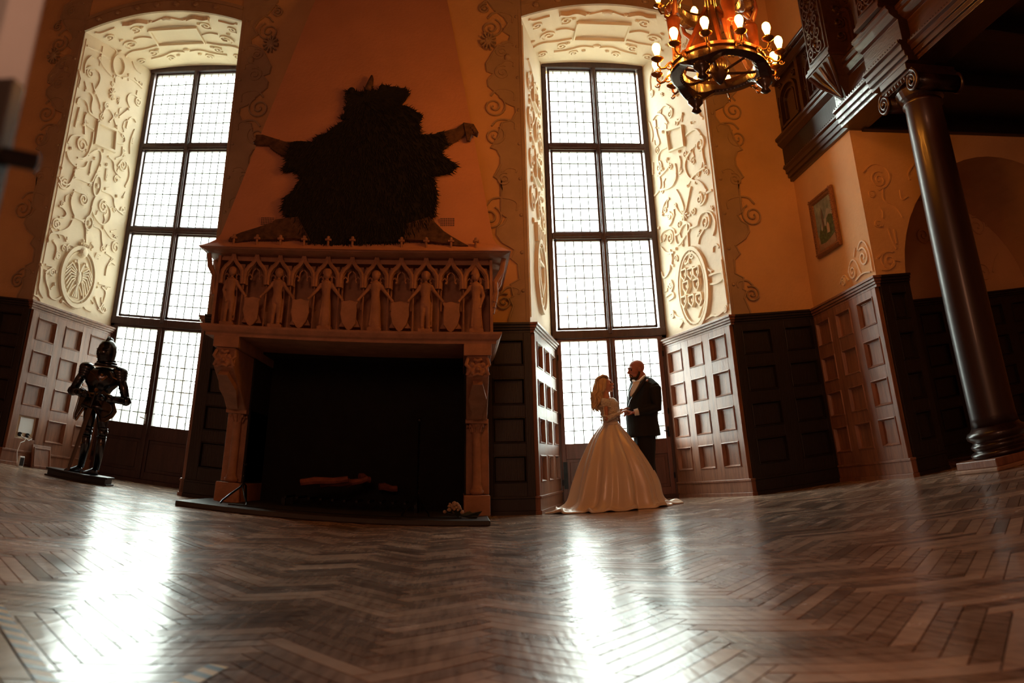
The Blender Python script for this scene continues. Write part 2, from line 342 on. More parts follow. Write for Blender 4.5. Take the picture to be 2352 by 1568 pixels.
# ------------------------------------------------------------------ wainscot
def frame_T(a, b):
    A = Vector((*a, 0)); e = Vector((*b, 0)) - A; Ln = e.length; e.normalize(); n = Vector((e.y, -e.x, 0))
    return (lambda s, d, z: A + e * s + n * d + Vector((0, 0, z))), Ln
ROWS = ((.41, .757), (.915, 1.245), (1.405, 1.745), (1.912, 2.245))
def wainscot(name, a, b, m, cols=None, flip=False, skip=(), ends=(0, 0), label=None):
    f, L = frame_T(a, b)
    if flip:
        f0 = f; f = lambda s, d, z: f0(L - s, d, z)
    if cols is None: 
        nc = max(1, round(L / .61)); pw = L / nc; cols = [(i * pw + pw * .165, (i + 1) * pw - pw * .165) for i in range(nc)]
    root = empty(name, f(0, 0, 0), kind='structure', label=label)
    mb = MB()
    def bx(s0, s1, d0, d1, z0, z1): mb.add([f(s, d, z) for z in (z0, z1) for d in (d0, d1) for s in (s0, s1)], [(0, 2, 3, 1), (4, 5, 7, 6), (0, 1, 5, 4), (2, 6, 7, 3), (0, 4, 6, 2), (1, 3, 7, 5)])
    D = .052
    xs = [0] + [c for p in cols for c in p] + [L]
    for i in range(0, len(xs), 2): bx(xs[i], xs[i + 1], .0, D, .05, 2.35)
    zs = [.05] + [z for r in ROWS for z in r] + [2.35]
    for c0, c1 in cols:
        for i in range(0, len(zs), 2): bx(c0, c1, .0, D, zs[i], zs[i + 1])
    mb.build('panel_frame', m, root, bevel=.003)
    for ci, (c0, c1) in enumerate(cols):
        for ri, (z0, z1) in enumerate(ROWS):
            if (ci, ri) in skip: continue
            mb = MB(); q = .028
            o = [(c0, z0), (c1, z0), (c1, z1), (c0, z1)]; 
            lv = [(0, D + .010), (.010, D + .012), (q, D - .030), (q + .008, D - .030), (q + .008, D - .040)]
            R = [[f(c0 + e, d, z0 + e), f(c1 - e, d, z0 + e), f(c1 - e, d, z1 - e), f(c0 + e, d, z1 - e)] for e, d in lv]
            mb.rings([[f(c0 - .006, D - .003, z0 - .006), f(c1 + .006, D - .003, z0 - .006), f(c1 + .006, D - .003, z1 + .006), f(c0 - .006, D - .003, z1 + .006)]] + R, cap=False)
            mb.quad(*R[-1]); mb.build('panel', m, root)
    mb = MB(); e0, e1 = ends
    for z0, z1, d in ((2.335, 2.37, .055), (2.37, 2.40, .075), (2.40, 2.435, .095), (2.435, 2.465, .115)): bx(-e0 * d, L + e1 * d, 0, d, z0, z1)
    mb.build('cap_moulding', m, root, bevel=.004)
    mb = MB()
    for z0, z1, d in ((-.01, .05, .085), (.05, .205, .068), (.205, .235, .080)): bx(-e0 * d, L + e1 * d, 0, d, z0, z1)
    mb.build('baseboard', m, root, bevel=.004)
    return root, f, L
RC = [(.14, .555), (.76, 1.165), (1.37, 1.785)]
P = lambda x, y, o=0: (x + o, y)
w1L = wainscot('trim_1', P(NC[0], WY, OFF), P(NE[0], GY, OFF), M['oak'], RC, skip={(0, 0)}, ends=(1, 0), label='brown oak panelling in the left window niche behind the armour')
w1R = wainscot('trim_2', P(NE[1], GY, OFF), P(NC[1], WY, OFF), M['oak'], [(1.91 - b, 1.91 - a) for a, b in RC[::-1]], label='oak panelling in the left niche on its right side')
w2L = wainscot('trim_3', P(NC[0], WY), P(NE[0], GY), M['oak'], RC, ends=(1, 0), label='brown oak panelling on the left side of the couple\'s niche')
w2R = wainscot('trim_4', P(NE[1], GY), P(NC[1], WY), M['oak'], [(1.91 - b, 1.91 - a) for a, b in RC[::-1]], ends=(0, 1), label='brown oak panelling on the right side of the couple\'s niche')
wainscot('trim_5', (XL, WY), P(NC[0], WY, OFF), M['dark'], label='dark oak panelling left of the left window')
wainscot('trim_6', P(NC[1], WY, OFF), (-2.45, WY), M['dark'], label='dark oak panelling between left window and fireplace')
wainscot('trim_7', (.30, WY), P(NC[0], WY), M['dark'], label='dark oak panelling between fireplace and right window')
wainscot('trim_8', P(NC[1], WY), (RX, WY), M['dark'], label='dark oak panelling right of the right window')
wainscot('trim_9', (RX, WY), (RX, RY), M['oak'], ends=(0, 1), label='oak panelling under the landscape painting')
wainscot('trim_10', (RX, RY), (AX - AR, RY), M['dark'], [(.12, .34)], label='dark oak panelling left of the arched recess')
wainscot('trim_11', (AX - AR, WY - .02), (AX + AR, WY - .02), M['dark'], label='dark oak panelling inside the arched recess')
# ------------------------------------------------------------------ windows
ROWZ = ((.933, 2.498), (2.718, 4.102), (4.266, 5.632), (5.801, 7.15))
COLX = ((1.502, 2.193), (2.325, 2.982))
def leaded(root, x0, x1, z0, z1, nx, nz, top, off):
    mb = MB().box(x0 - .01, x1 + .01, GY + .008, GY + .014, z0 - .01, z1 + .01); pane = mb.build('glass_pane', M['glass'], root)
    mb = MB(); r = .0062
    for i in range(1, nx):
        x = x0 + (x1 - x0) * i / nx; mb.box(x - r, x + r, GY, GY + .02, z0, z1 if not top else z1 - .13)
    for j in range(1, nz):
        z = z0 + (z1 - z0) * j / nz; mb.box(x0, x1, GY - .001, GY + .021, z - r, z + r)
        for i in range(1, nx): mb.ball((x0 + (x1 - x0) * i / nx, GY, z), .014, 6, 4)
    if top:
        w = (x1 - x0) / nx
        for i in range(nx):
            xa = x0 + w * i
            mb.tube([(xa, GY + .01, z1 - .13), (xa + w / 2, GY + .01, z1 - .055), (xa + w, GY + .01, z1 - .13)], .006, 5)
            mb.tube([(xa + w / 2, GY + .01, z1 - .055), (xa + w / 2, GY + .01, z1)], .006, 5)
    mb.build('lead_lattice', M['lead'], pane)
def window(idx, off, lbl, dlbl):
    y0, y1 = GY - .06, GY + .07
    w = empty('window_%d' % idx, (2.25 + off, GY, 0), kind='structure', label=lbl); X = lambda v: v + off
    mb = MB()
    mb.box(X(1.370), X(1.442), y0, y1, 2.498, ZT); mb.box(X(3.042), X(3.128), y0, y1, 2.498, ZT); mb.box(X(1.37), X(3.128), y0 - .03, y1, 7.19, 7.30)
    mb.box(X(1.37), X(3.128), y0 - .015, y1, 2.54, 2.665)
    mb.build('frame', M['frame'], w, bevel=.008)
    mb = MB(); mb.box(X(2.222), X(2.296), y0 - .02, y1, 2.6, 7.2); mb.box(X(2.238), X(2.28), y0 - .045, y0, 2.6, 7.2); mb.build('mullion', M['frame'], w, bevel=.008)
    for z0, z1 in ((4.128, 4.24), (5.658, 5.775)):
        mb = MB(); mb.box(X(1.44), X(3.05), y0 - .015, y1, z0, z1); mb.box(X(1.44), X(3.05), y0 - .035, y0, z0 + .03, z1 - .03); mb.build('transom', M['frame'], w, bevel=.008)
    for z0, z1 in ROWZ[1:]:
        for x0, x1 in COLX:
            x0, x1 = X(x0), X(x1); mb = MB(); b = .035
            for q in ((x0 - b, x0, z0 - b, z1 + b), (x1, x1 + b, z0 - b, z1 + b), (x0 - b, x1 + b, z0 - b, z0), (x0 - b, x1 + b, z1, z1 + b)): mb.box(q[0], q[1], GY - .03, GY + .03, q[2], q[3])
            ca_ = mb.build('casement', M['frame'], w, bevel=.005); leaded(ca_, x0, x1, z0, z1, 5, 7, z1 > 7, off)
    d = empty('door_%d' % idx, (2.25 + off, GY, 0), kind='structure', label=dlbl)
    mb = MB(); mb.box(X(1.370), X(1.44), y0, y1, 0, 2.56); mb.box(X(3.05), X(3.128), y0, y1, 0, 2.56); mb.box(X(1.37), X(3.128), y0, y1, 2.53, 2.58); mb.box(X(1.37), X(3.128), y0 - .05, y1, -.01, .06)
    mb.build('door_frame', M['frame'], d, bevel=.006)
    MB().box(X(2.238), X(2.282), y0 - .03, y0 + .015, .06, 2.53).build('meeting_stile', M['frame'], d, bevel=.006)
    for k, (x0, x1) in enumerate(COLX):
        x0, x1 = X(x0), X(x1); xa, xb = (X(1.44), X(2.258)) if k == 0 else (X(2.262), X(3.05)); z0, z1 = ROWZ[0]; mb = MB()
        mb.box(xa, x0, y0 + .01, y1 - .02, .06, 2.53); mb.box(x1, xb, y0 + .01, y1 - .02, .06, 2.53); mb.box(x0, x1, y0 + .01, y1 - .02, z1, 2.53)
        mb.box(x0, x1, y0 + .01, y1 - .02, .70, z0); mb.box(x0, x1, y0 + .01, y1 - .02, .06, .18); mb.box(x0, x1, y0 + .035, y1 - .03, .18, .70)
        mb.box(x0 + .05, x1 - .05, y0 + .02, y0 + .04, .23, .65)
        lf = mb.build('door_leaf', M['doorwood'] if off == 0 else M['frame'], d, bevel=.006)
        leaded(lf, x0, x1, z0, z1, 5, 8, False, off)
        xh = xa if k == 0 else xb
        for zz in (.35, 1.35, 2.25): MB().box(xh - .012, xh + .012, y0 - .012, y0 + .01, zz - .045, zz + .045).build('hinge', M['iron'], lf, bevel=.003)
        if off == 0 or k == 0:
            mb = MB(); 
            if off == 0 and k == 0:                      # pierced iron lock plate low on the stile
                f2 = lambda s, t, h: Vector((xa + .04 + s, y0 + .009 - h, .27 + t))
                mb.box(xa + .012, xa + .072, y0 + .004, y0 + .01, .25, .66)
                for q in range(4): relief(mb, f2, spiral(0, .06 + q * .09, .024, 1.3, q, 1 if q % 2 else -1), .004, .006)
                mb.build('lock_plate', M['iron'], lf)
            else: mb.tube([(xb - .03, y0 - .005, 1.03), (xb - .03, y0 - .05, 1.03), (xb - .11, y0 - .055, 1.05)], .009, 8); mb.box(xb - .045, xb - .015, y0 - .01, y0 + .01, .95, 1.11); mb.build('handle', M['white'] if off else M['iron'], lf)
    return w
win1 = window(1, OFF, 'tall leaded glass window left of the fireplace', 'glazed double door under the left window behind the armour')
win2 = window(2, 0, 'tall leaded glass window right of the fireplace', 'glazed double door behind the bride and groom')

# ------------------------------------------------------------------ daylight
W = bpy.data.worlds.new('overcast_sky'); bpy.context.scene.world = W; W.use_nodes = True; nt = W.node_tree; bg = nt.nodes['Background']
tc = nd(nt, 'ShaderNodeTexCoord'); sp = nd(nt, 'ShaderNodeSeparateXYZ'); nt.links.new(tc.outputs['Generated'], sp.inputs[0])
cr = nd(nt, 'ShaderNodeValToRGB'); cr.color_ramp.elements[0].position = .0; cr.color_ramp.elements[0].color = (.80, .83, .80, 1); cr.color_ramp.elements[1].position = .35; cr.color_ramp.elements[1].color = (.98, 1, .95, 1)
nt.links.new(sp.outputs[2], cr.inputs[0]); nt.links.new(cr.outputs[0], bg.inputs[0]); dt = nd(nt, 'ShaderNodeVectorMath', operation='DOT_PRODUCT'); dt.inputs[1].default_value = Vector((-.72, .56, .41)).normalized(); nt.links.new(tc.outputs['Generated'], dt.inputs[0])
mr = nd(nt, 'ShaderNodeMapRange', interpolation_type='SMOOTHSTEP'); mr.inputs['From Min'].default_value = .84; mr.inputs['From Max'].default_value = .99; mr.inputs['To Min'].default_value = SKY; mr.inputs['To Max'].default_value = SKY + GLOW; nt.links.new(dt.outputs['Value'], mr.inputs[0]); nt.links.new(mr.outputs[0], bg.inputs[1])   # the sun behind the clouds
def area(name, loc, rot, sx, sy, e, col, portal=False):
    l = bpy.data.lights.new(name, 'AREA'); l.shape = 'RECTANGLE'; l.size = sx; l.size_y = sy; l.energy = e; l.color = col
    o = bpy.data.objects.new(name, l); C.objects.link(o); o.location = loc; o.rotation_euler = rot
    if portal: l.cycles.is_portal = True
    return o
for off in (OFF, 0): area('window_daylight_portal', (2.25 + off, GY + .12, 4.05), (-PI / 2, 0, 0), 1.75, 6.4, 1, (1, 1, 1), True)
# warm lamps the hall has: the chandelier bulbs and a second chandelier behind the camera
def point(name, loc, e, col, r=.05):
    l = bpy.data.lights.new(name, 'POINT'); l.energy = e; l.color = col; l.shadow_soft_size = r
    o = bpy.data.objects.new(name, l); C.objects.link(o); o.location = loc; return o
point('lamp_behind_camera', (-1.2, -3.4, 3.6), LAMP, (1, .43, .24), 1.0)
# outside ground and trees
MB().box(-60, 60, 12.8, 160, -1.3, -1.2).build('ground', mat('pale_lawn', (.50, .48, .36), .9, var=.3, scale=.4), kind='structure')
def tree(x, y, h, seed, lbl):
    rnd = random.Random(seed); t = empty('bare_tree', (x, y, -1.2), lbl, 'tree'); mb = MB()
    mb.tube([(x, y, -1.2), (x + .1, y, h * .3), (x - .05, y, h * .6)], [.16, .12, .09], 7); mb.build('trunk', M['hide'], t)
    mb = MB()
    def br(p, d, L, r, k):
        q = p + d * L; m_ = p + d * L * .5 + Vector((rnd.uniform(-.1, .1), rnd.uniform(-.1, .1), .06)) * L; mb.tube([p, m_, q], [r, r * .8, r * .6], 5)
        if k:
            for _ in range(3):
                e = (d + Vector((rnd.uniform(-.8, .8), rnd.uniform(-.5, .5), rnd.uniform(-.3, .6)))).normalized(); br(q, e, L * .72, r * .6, k - 1)
    for i in range(6): br(Vector((x, y, h * (.2 + .07 * i))), Vector((cos(i * 2.1), .3 * sin(i * 3), .5)).normalized(), h * .22, .05, 3)
    mb.build('branches', M['hide'], t); return t
# ------------------------------------------------------------------ plaster ornament, traced on each real surface
def rev_map(a, b):                      # s along the reveal from the room side, t height, h thickness toward the opening
    A = Vector((*a, 0)); e = (Vector((*b, 0)) - A).normalized(); n = Vector((e.y, -e.x, 0))
    if n.x * (2.25 + (OFF if a[0] < -1.5 else 0) - a[0]) < 0: n = -n
    return A, e, n, (lambda s, t, h: A + e * s + n * h + Vector((0, 0, t)))
def tracer(A, e, n, ox, oy, k):
    def g(pts):
        out = []
        for x, y in pts:
            p = on_plane(ox + x / k, oy + y / k, A, n); out.append(((p - A).dot(e), p.z))
        return out
    return g
K = 3.5636
def strokes(mb, f, lines, w=.018, h=.022):
    for l in lines: relief(mb, f, smooth2(l), w, h)
# left niche, left reveal
A, e, n, fL = rev_map(P(NC[0], WY, OFF), P(NE[0], GY, OFF)); g1 = tracer(A, e, n, 0, 0, K); g2 = tracer(A, e, n, 0, 400, K)
mb = MB()
tr1 = [[(690, 600), (690, 540), (710, 490), (745, 460), (765, 475)], [(695, 570), (730, 545), (780, 550), (820, 610), (815, 680), (775, 740)], [(755, 680), (770, 740), (800, 800), (820, 870)],
 [(690, 740), (730, 750), (760, 800), (745, 860), (745, 920), (775, 950)], [(625, 850), (640, 800), (690, 810), (720, 870), (720, 920), (800, 975)], [(700, 930), (680, 1010), (760, 1060)], [(690, 1010), (690, 1100)],
 [(830, 960), (850, 900), (880, 880), (920, 930), (940, 1010), (960, 1060)], [(900, 900), (930, 960), (890, 1000)], [(955, 1060), (1020, 1110), (1020, 1180), (940, 1160)],
 [(970, 960), (1050, 895)], [(1060, 880), (1035, 820), (1050, 770), (1100, 770), (1150, 830)], [(1030, 1050), (1050, 970), (1090, 960), (1110, 1000)], [(1100, 1060), (1060, 1160), (1060, 1260)],
 [(550, 1170), (580, 1110), (640, 1105), (700, 1140), (715, 1190)], [(540, 1240), (560, 1310), (620, 1370), (690, 1380), (715, 1325)], [(620, 1370), (600, 1440), (560, 1520), (500, 1500), (475, 1450)],
 [(720, 1270), (760, 1240), (815, 1220), (830, 1290), (810, 1360), (750, 1490)], [(880, 1280), (930, 1320), (930, 1400), (985, 1450)], [(600, 1440), (740, 1500)], [(960, 1360), (1000, 1300), (1050, 1350), (1060, 1450), (1020, 1530)],
 [(660, 650), (640, 570)], [(650, 880), (630, 960), (610, 1040)], [(750, 1320), (730, 1410)], [(870, 1380), (860, 1470)], [(1000, 1200), (1000, 1280), (940, 1300)], [(760, 1080), (750, 1180), (700, 1300), (630, 1290)],
 [(710, 375), (800, 420), (900, 480)], [(830, 330), (900, 370), (960, 420), (930, 470)], [(800, 470), (850, 560), (910, 620)], [(1000, 640), (1050, 630), (1110, 670), (1160, 720)], [(1080, 500), (1100, 560), (1150, 600)]]
tr2 = [[(470, 70), (500, 120), (560, 120), (600, 20), (720, 70)], [(600, 130), (640, 145), (700, 165), (715, 210)], [(600, 150), (570, 220), (590, 310), (620, 360), (680, 385), (740, 330), (755, 230), (775, 190)],
 [(825, 130), (930, 175), (930, 260), (985, 320), (1020, 300)], [(480, 260), (510, 270), (545, 320), (520, 360), (480, 350)], [(410, 440), (430, 480), (500, 470), (560, 440), (590, 380)], [(600, 350), (680, 385), (700, 440), (700, 500), (700, 560)],
 [(690, 385), (730, 350)], [(745, 260), (760, 340), (830, 420), (880, 400), (905, 340), (895, 270), (850, 230)], [(760, 420), (830, 450), (830, 540), (845, 610)], [(840, 430), (900, 520), (935, 530)], [(900, 470), (950, 460)],
 [(390, 560), (400, 490), (440, 480), (520, 490), (540, 550)], [(430, 540), (470, 600), (440, 700)], [(370, 740), (440, 755)], [(330, 740), (330, 850), (310, 940), (350, 1010)], [(430, 760), (370, 800), (370, 870), (400, 950), (400, 1000), (450, 1030), (500, 1000)],
 [(410, 940), (450, 900)], [(820, 660), (780, 640), (790, 700), (770, 720)], [(940, 740), (900, 710), (870, 760), (860, 830)], [(860, 640), (930, 690)], [(800, 890), (900, 920)], [(830, 920), (870, 960), (840, 1060), (800, 1110)],
 [(270, 980), (320, 1010), (330, 1060)], [(500, 1030), (540, 1060), (590, 1100), (630, 1090)], [(660, 1040), (690, 1100), (740, 1120)], [(770, 1000), (790, 1060), (830, 1140), (870, 1120)], [(540, 600), (560, 570), (600, 590)], [(740, 560), (770, 600), (740, 620)]]
strokes(mb, fL, [g1(l) for l in tr1] + [g2(l) for l in tr2])
def sp(g, x, y, r, turns=1.6, a0=0, d=1):
    c = g([(x, y)])[0]; return spiral(c[0], c[1], r, turns, a0, d)
for x, y, r, d in ((735, 600, .10, 1), (1125, 830, .09, -1), (665, 1185, .13, 1), (1000, 1350, .12, -1), (520, 1500, .10, 1), (870, 870, .07, 1)): relief(mb, fL, sp(g1, x, y, r, 1.7, 1, d), .018, .022)
for x, y, r, d in ((680, 205, .11, -1), (840, 265, .12, 1), (455, 410, .09, 1), (1000, 295, .08, -1), (940, 600, .11, 1), (790, 690, .06, 1), (560, 620, .06, -1), (425, 800, .07, 1), (470, 665, .06, 1)): relief(mb, fL, sp(g2, x, y, r, 1.7, 1, d), .018, .022)
def oval(mb, f, c, rx, ry, w=.03, h=.035, tilt=0): relief(mb, f, [(c[0] + (x * cos(tilt) - y * sin(tilt)), c[1] + x * sin(tilt) + y * cos(tilt)) for x, y in ring2(0, 0, rx, ry, 32)], w, h)
c = g1([(965, 540)])[0]; oval(mb, fL, c, .16, .18, .02)
q = g1([(800, 1000), (945, 1070), (930, 1240), (770, 1170)]); relief(mb, fL, q + [q[0]], .035, .04)
for x, y in ((790, 95), (720, 400)): c = g2([(x, y)])[0]; oval(mb, fL, c, .09, .17 if y < 200 else .11, .02, .03); blob(mb, fL, c[0], c[1], .05, .05, .045)
def fillers(mb, f, seed, avoid, n_=34):             # small curls, leaves and knobs between the big scrolls
    r_ = random.Random(seed); put = list(avoid)
    for _ in range(900):
        s, t = r_.uniform(.16, 1.65), r_.uniform(2.7, 6.9)
        if any((s - a) ** 2 + (t - b) ** 2 < c * c for a, b, c in put): continue
        put.append((s, t, .24)); k = r_.random(); a0 = r_.uniform(0, 6.28); d = r_.choice((-1, 1))
        if k < .55: relief(mb, f, spiral(s, t, r_.uniform(.045, .075), 1.4, a0, d), .011, .018); relief(mb, f, [(s + .07 * cos(a0), t + .07 * sin(a0)), (s + .13 * cos(a0 + .5 * d), t + .15 * sin(a0 + .5 * d)), (s + .20 * cos(a0 + .3 * d), t + .22 * sin(a0 + .3 * d))], .010, .016)
        elif k < .8:
            for q in range(5): relief(mb, f, [(s, t), (s + .06 * cos(a0 + q * .7), t + .07 * sin(a0 + q * .7))], .011, .02, True)
        else: blob(mb, f, s, t, .026, .026, .03, 8); relief(mb, f, [(s, t), (s + .1 * cos(a0), t + .12 * sin(a0))], .008, .014)
        if len(put) > n_ + len(avoid): break
# double-headed eagle crest in its oval
c = g2([(635, 840)])[0]; oval(mb, fL, c, .40, .47, .045, .05); oval(mb, fL, c, .33, .40, .018, .025)
def eagle(mb, f, c, s):
    blob(mb, f, c[0], c[1] - .02 * s, .07 * s, .13 * s, .05)
    for d in (-1, 1):
        relief(mb, f, smooth2([(c[0] + d * .02 * s, c[1] + .08 * s), (c[0] + d * .05 * s, c[1] + .18 * s), (c[0] + d * .10 * s, c[1] + .23 * s), (c[0] + d * .16 * s, c[1] + .20 * s)]), .022 * s, .04)
        blob(mb, f, c[0] + d * .10 * s, c[1] + .225 * s, .035 * s, .03 * s, .05)
        for i in range(7):
            a = -.55 + i * .27; L_ = (.26 - .012 * i) * s
            relief(mb, f, [(c[0] + d * .07 * s, c[1] + .08 * s - i * .022 * s), (c[0] + d * (.07 * s + L_ * .55 * cos(a)), c[1] + (.17 - i * .05) * s), (c[0] + d * (.07 * s + L_ * cos(a * .9)), c[1] + (.06 - i * .058) * s)], .014 * s, .035)
        relief(mb, f, [(c[0] + d * .03 * s, c[1] - .13 * s), (c[0] + d * .10 * s, c[1] - .2 * s), (c[0] + d * .14 * s, c[1] - .26 * s)], .012 * s, .03)
    for i in range(5): relief(mb, f, [(c[0], c[1] - .12 * s), (c[0] + (i - 2) * .035 * s, c[1] - .32 * s)], .012 * s, .03)
eagle(mb, fL, c, 1.05); fillers(mb, fL, 21, [(c[0], c[1], .55), (g1([(860, 1120)])[0] + (.32,))])
c = g2([(670, 640)])[0]; blob(mb, fL, c[0], c[1], .11, .10, .08)
for i in range(5): blob(mb, fL, c[0] - .1 + .05 * i, c[1] + .12, .022, .035, .06, 8)
for g, x, y in ((g1, 925, 625), (g1, 915, 780), (g1, 770, 760), (g1, 700, 930), (g1, 680, 1020), (g1, 795, 985), (g1, 950, 1035), (g1, 620, 1375), (g1, 600, 1440), (g1, 815, 1355), (g1, 500, 1375), (g1, 770, 1295), (g1, 870, 1345), (g1, 575, 1215), (g1, 840, 1235), (g1, 1045, 895),
    (g2, 605, 20), (g2, 600, 350), (g2, 755, 420), (g2, 840, 440), (g2, 330, 740), (g2, 440, 900), (g2, 450, 800), (g2, 790, 920), (g2, 500, 1040), (g2, 580, 1080), (g2, 540, 525), (g2, 390, 540), (g2, 950, 180), (g2, 715, 395), (g2, 675, 545)):
    c = g([(x, y)])[0]; blob(mb, fL, c[0], c[1], .032, .032, .038, 8)
def tassel(mb, f, c, L_=.25):
    relief(mb, f, [c, (c[0] + .005, c[1] - L_ * .5)], .007, .015)
    for i in range(3): blob(mb, f, c[0], c[1] - L_ * (.5 + .16 * i), .018 + .008 * i, .025, .025, 8)
for g, x, y in ((g1, 650, 890), (g1, 660, 620), (g1, 745, 1330), (g1, 880, 1380), (g1, 1090, 1080), (g1, 840, 380)): tassel(mb, fL, g([(x, y)])[0])
for i in range(9):                       # leaf sprig
    c = g1([(915, 770)])[0]; a = i * .7; relief(mb, fL, [(c[0], c[1]), (c[0] + .09 * cos(a), c[1] + .11 * sin(a))], .016, .03, True)
relief(mb, fL, [(.05, 2.56), (.05, 6.95)], .009, .012)
mb.build('plaster_relief', M['plaster'], wall, smooth=False)
# right niche, right reveal
A, e, n, fR = rev_map(P(NC[1], WY), P(NE[1], GY)); h1 = tracer(A, e, n, 1080, 0, K); h2 = tracer(A, e, n, 1100, 400, K)
mb = MB()
u1 = [[(1500, 560), (1470, 640), (1480, 740)], [(1500, 980), (1530, 930), (1580, 940), (1620, 1010)], [(1520, 980), (1530, 1100), (1560, 1170), (1530, 1200)], [(1620, 1200), (1560, 1230), (1540, 1300), (1560, 1380), (1540, 1440)],
 [(1770, 1110), (1800, 1080), (1850, 1050), (1890, 1100)], [(1680, 1340), (1695, 1420), (1650, 1530), (1560, 1560)], [(1640, 1350), (1600, 1400), (1560, 1440)], [(1820, 1220), (1770, 1300), (1760, 1380), (1800, 1470), (1880, 1490), (1940, 1560)],
 [(1900, 1180), (1905, 1260), (1925, 1350)], [(1810, 1470), (1860, 1410), (1930, 1370)], [(1715, 1280), (1730, 1330), (1720, 1400)], [(1740, 920), (1730, 980), (1690, 1000)], [(1640, 880), (1600, 850), (1560, 900)], [(1870, 880), (1880, 950), (1910, 970)],
 [(1790, 1240), (1850, 1190)], [(1470, 1000), (1500, 1090), (1490, 1160)], [(1500, 1330), (1500, 1430)]]
u2 = [[(1480, 0), (1500, 110), (1440, 180)], [(1490, 130), (1580, 110), (1620, 40), (1620, 0)], [(1500, 330), (1520, 230), (1560, 190), (1560, 210)], [(1700, 10), (1760, 60), (1800, 50), (1860, 110), (1870, 190), (1830, 260), (1790, 240)],
 [(1860, 160), (1910, 130)], [(1620, 130), (1660, 200), (1690, 310), (1680, 340)], [(1740, 100), (1720, 200), (1700, 300)], [(1610, 250), (1630, 300), (1670, 340)], [(1530, 330), (1590, 320), (1590, 380), (1560, 420)],
 [(1500, 560), (1490, 500), (1530, 450), (1600, 440), (1615, 500)], [(1610, 500), (1650, 480), (1660, 440), (1690, 400), (1730, 400), (1740, 440), (1700, 500), (1640, 590), (1620, 560), (1610, 500)], [(1740, 440), (1800, 415), (1800, 380), (1830, 310), (1900, 300), (1940, 370), (1940, 440), (1920, 500)],
 [(1800, 570), (1810, 510), (1850, 450), (1870, 400)], [(1710, 400), (1715, 520), (1725, 640)], [(1500, 600), (1540, 650), (1600, 640)], [(1570, 620), (1590, 680), (1580, 740), (1600, 750)], [(1500, 800), (1520, 860), (1570, 790), (1570, 740)],
 [(1920, 640), (1920, 590), (1950, 570), (1970, 600)], [(1700, 700), (1690, 740), (1720, 720), (1740, 640)], [(1770, 650), (1790, 700), (1840, 720), (1870, 770), (1920, 800)], [(1890, 830), (1960, 800), (2005, 800), (2010, 850), (1960, 890), (1900, 900)],
 [(1900, 910), (1880, 1020), (1830, 1080), (1800, 1170)], [(1570, 880), (1600, 900), (1580, 960)], [(1540, 1000), (1590, 960), (1610, 1000), (1560, 1030)], [(1660, 1100), (1690, 1180), (1710, 1220)], [(1600, 1140), (1640, 1180), (1690, 1170)],
 [(1740, 1210), (1790, 1220), (1880, 1180), (1920, 1150), (1960, 1160), (2030, 1100)], [(1650, 1250), (1680, 1200)], [(1990, 700), (2000, 780), (2040, 1060)]]
strokes(mb, fR, [h1(l) for l in u1] + [h2(l) for l in u2], .02, .022)
for x, y, r, d in ((1885, 1180, .13, 1), (1550, 1370, .10, 1), (1640, 930, .09, 1), (1690, 1010, .06, 1), (1490, 770, .06, 1)): relief(mb, fR, sp(h1, x, y, r, 1.6, 2, d), .017, .022)
for x, y, r, d in ((1860, 390, .13, 1), (1570, 520, .11, 1), (1810, 205, .09, 1), (1560, 340, .06, 1), (1750, 655, .08, -1), (1590, 1150, .06, 1), (1700, 1190, .06, 1), (2020, 1105, .05, 1), (1575, 900, .06, 1)): relief(mb, fR, sp(h2, x, y, r, 1.6, 2, d), .017, .024)
q = h1([(1615, 1070), (1740, 1030), (1760, 1190), (1640, 1240)]); relief(mb, fR, q + [q[0]], .025, .04)
c = h2([(1760, 930)])[0]; oval(mb, fR, c, .43, .60, .04, .045); oval(mb, fR, c, .36, .53, .018, .03)
fillers(mb, fR, 22, [(c[0], c[1], .68), (h1([(1690, 1130)])[0] + (.3,))])
for x, y in ((1700, 820), (1750, 810), (1800, 800), (1715, 920), (1800, 900), (1700, 1040), (1760, 1030), (1820, 1020)):
    b_ = h2([(x, y)])[0]; s = .075                     # little shields inside the oval
    relief(mb, fR, [(b_[0] - s, b_[1] + s), (b_[0] + s, b_[1] + s), (b_[0] + s, b_[1] - .3 * s), (b_[0], b_[1] - 1.3 * s), (b_[0] - s, b_[1] - .3 * s), (b_[0] - s, b_[1] + s)], .016, .05)
    blob(mb, fR, b_[0], b_[1], .035, .05, .04, 8)
for g, x, y in ((h1, 1580, 1380), (h1, 1815, 1240), (h1, 1580, 1080), (h1, 1620, 1300), (h1, 1715, 1240), (h1, 1690, 1005), (h2, 1690, 330), (h2, 1780, 70), (h2, 1510, 330), (h2, 1730, 720), (h2, 1915, 800), (h2, 1890, 870), (h2, 1640, 800), (h2, 1665, 1100), (h2, 1480, 440), (h2, 1620, 610), (h2, 1860, 160)):
    c = g([(x, y)])[0]; blob(mb, fR, c[0], c[1], .03, .03, .035, 8)
for i in range(8):
    c = h2([(1690, 330)])[0]; relief(mb, fR, [(c[0], c[1]), (c[0] + .1 * cos(i * .8), c[1] + .1 * sin(i * .8))], .015, .03, True)
relief(mb, fR, [(.05, 2.56), (.05, 6.95)], .009, .012)
mb.build('plaster_relief', M['plaster'], wall)
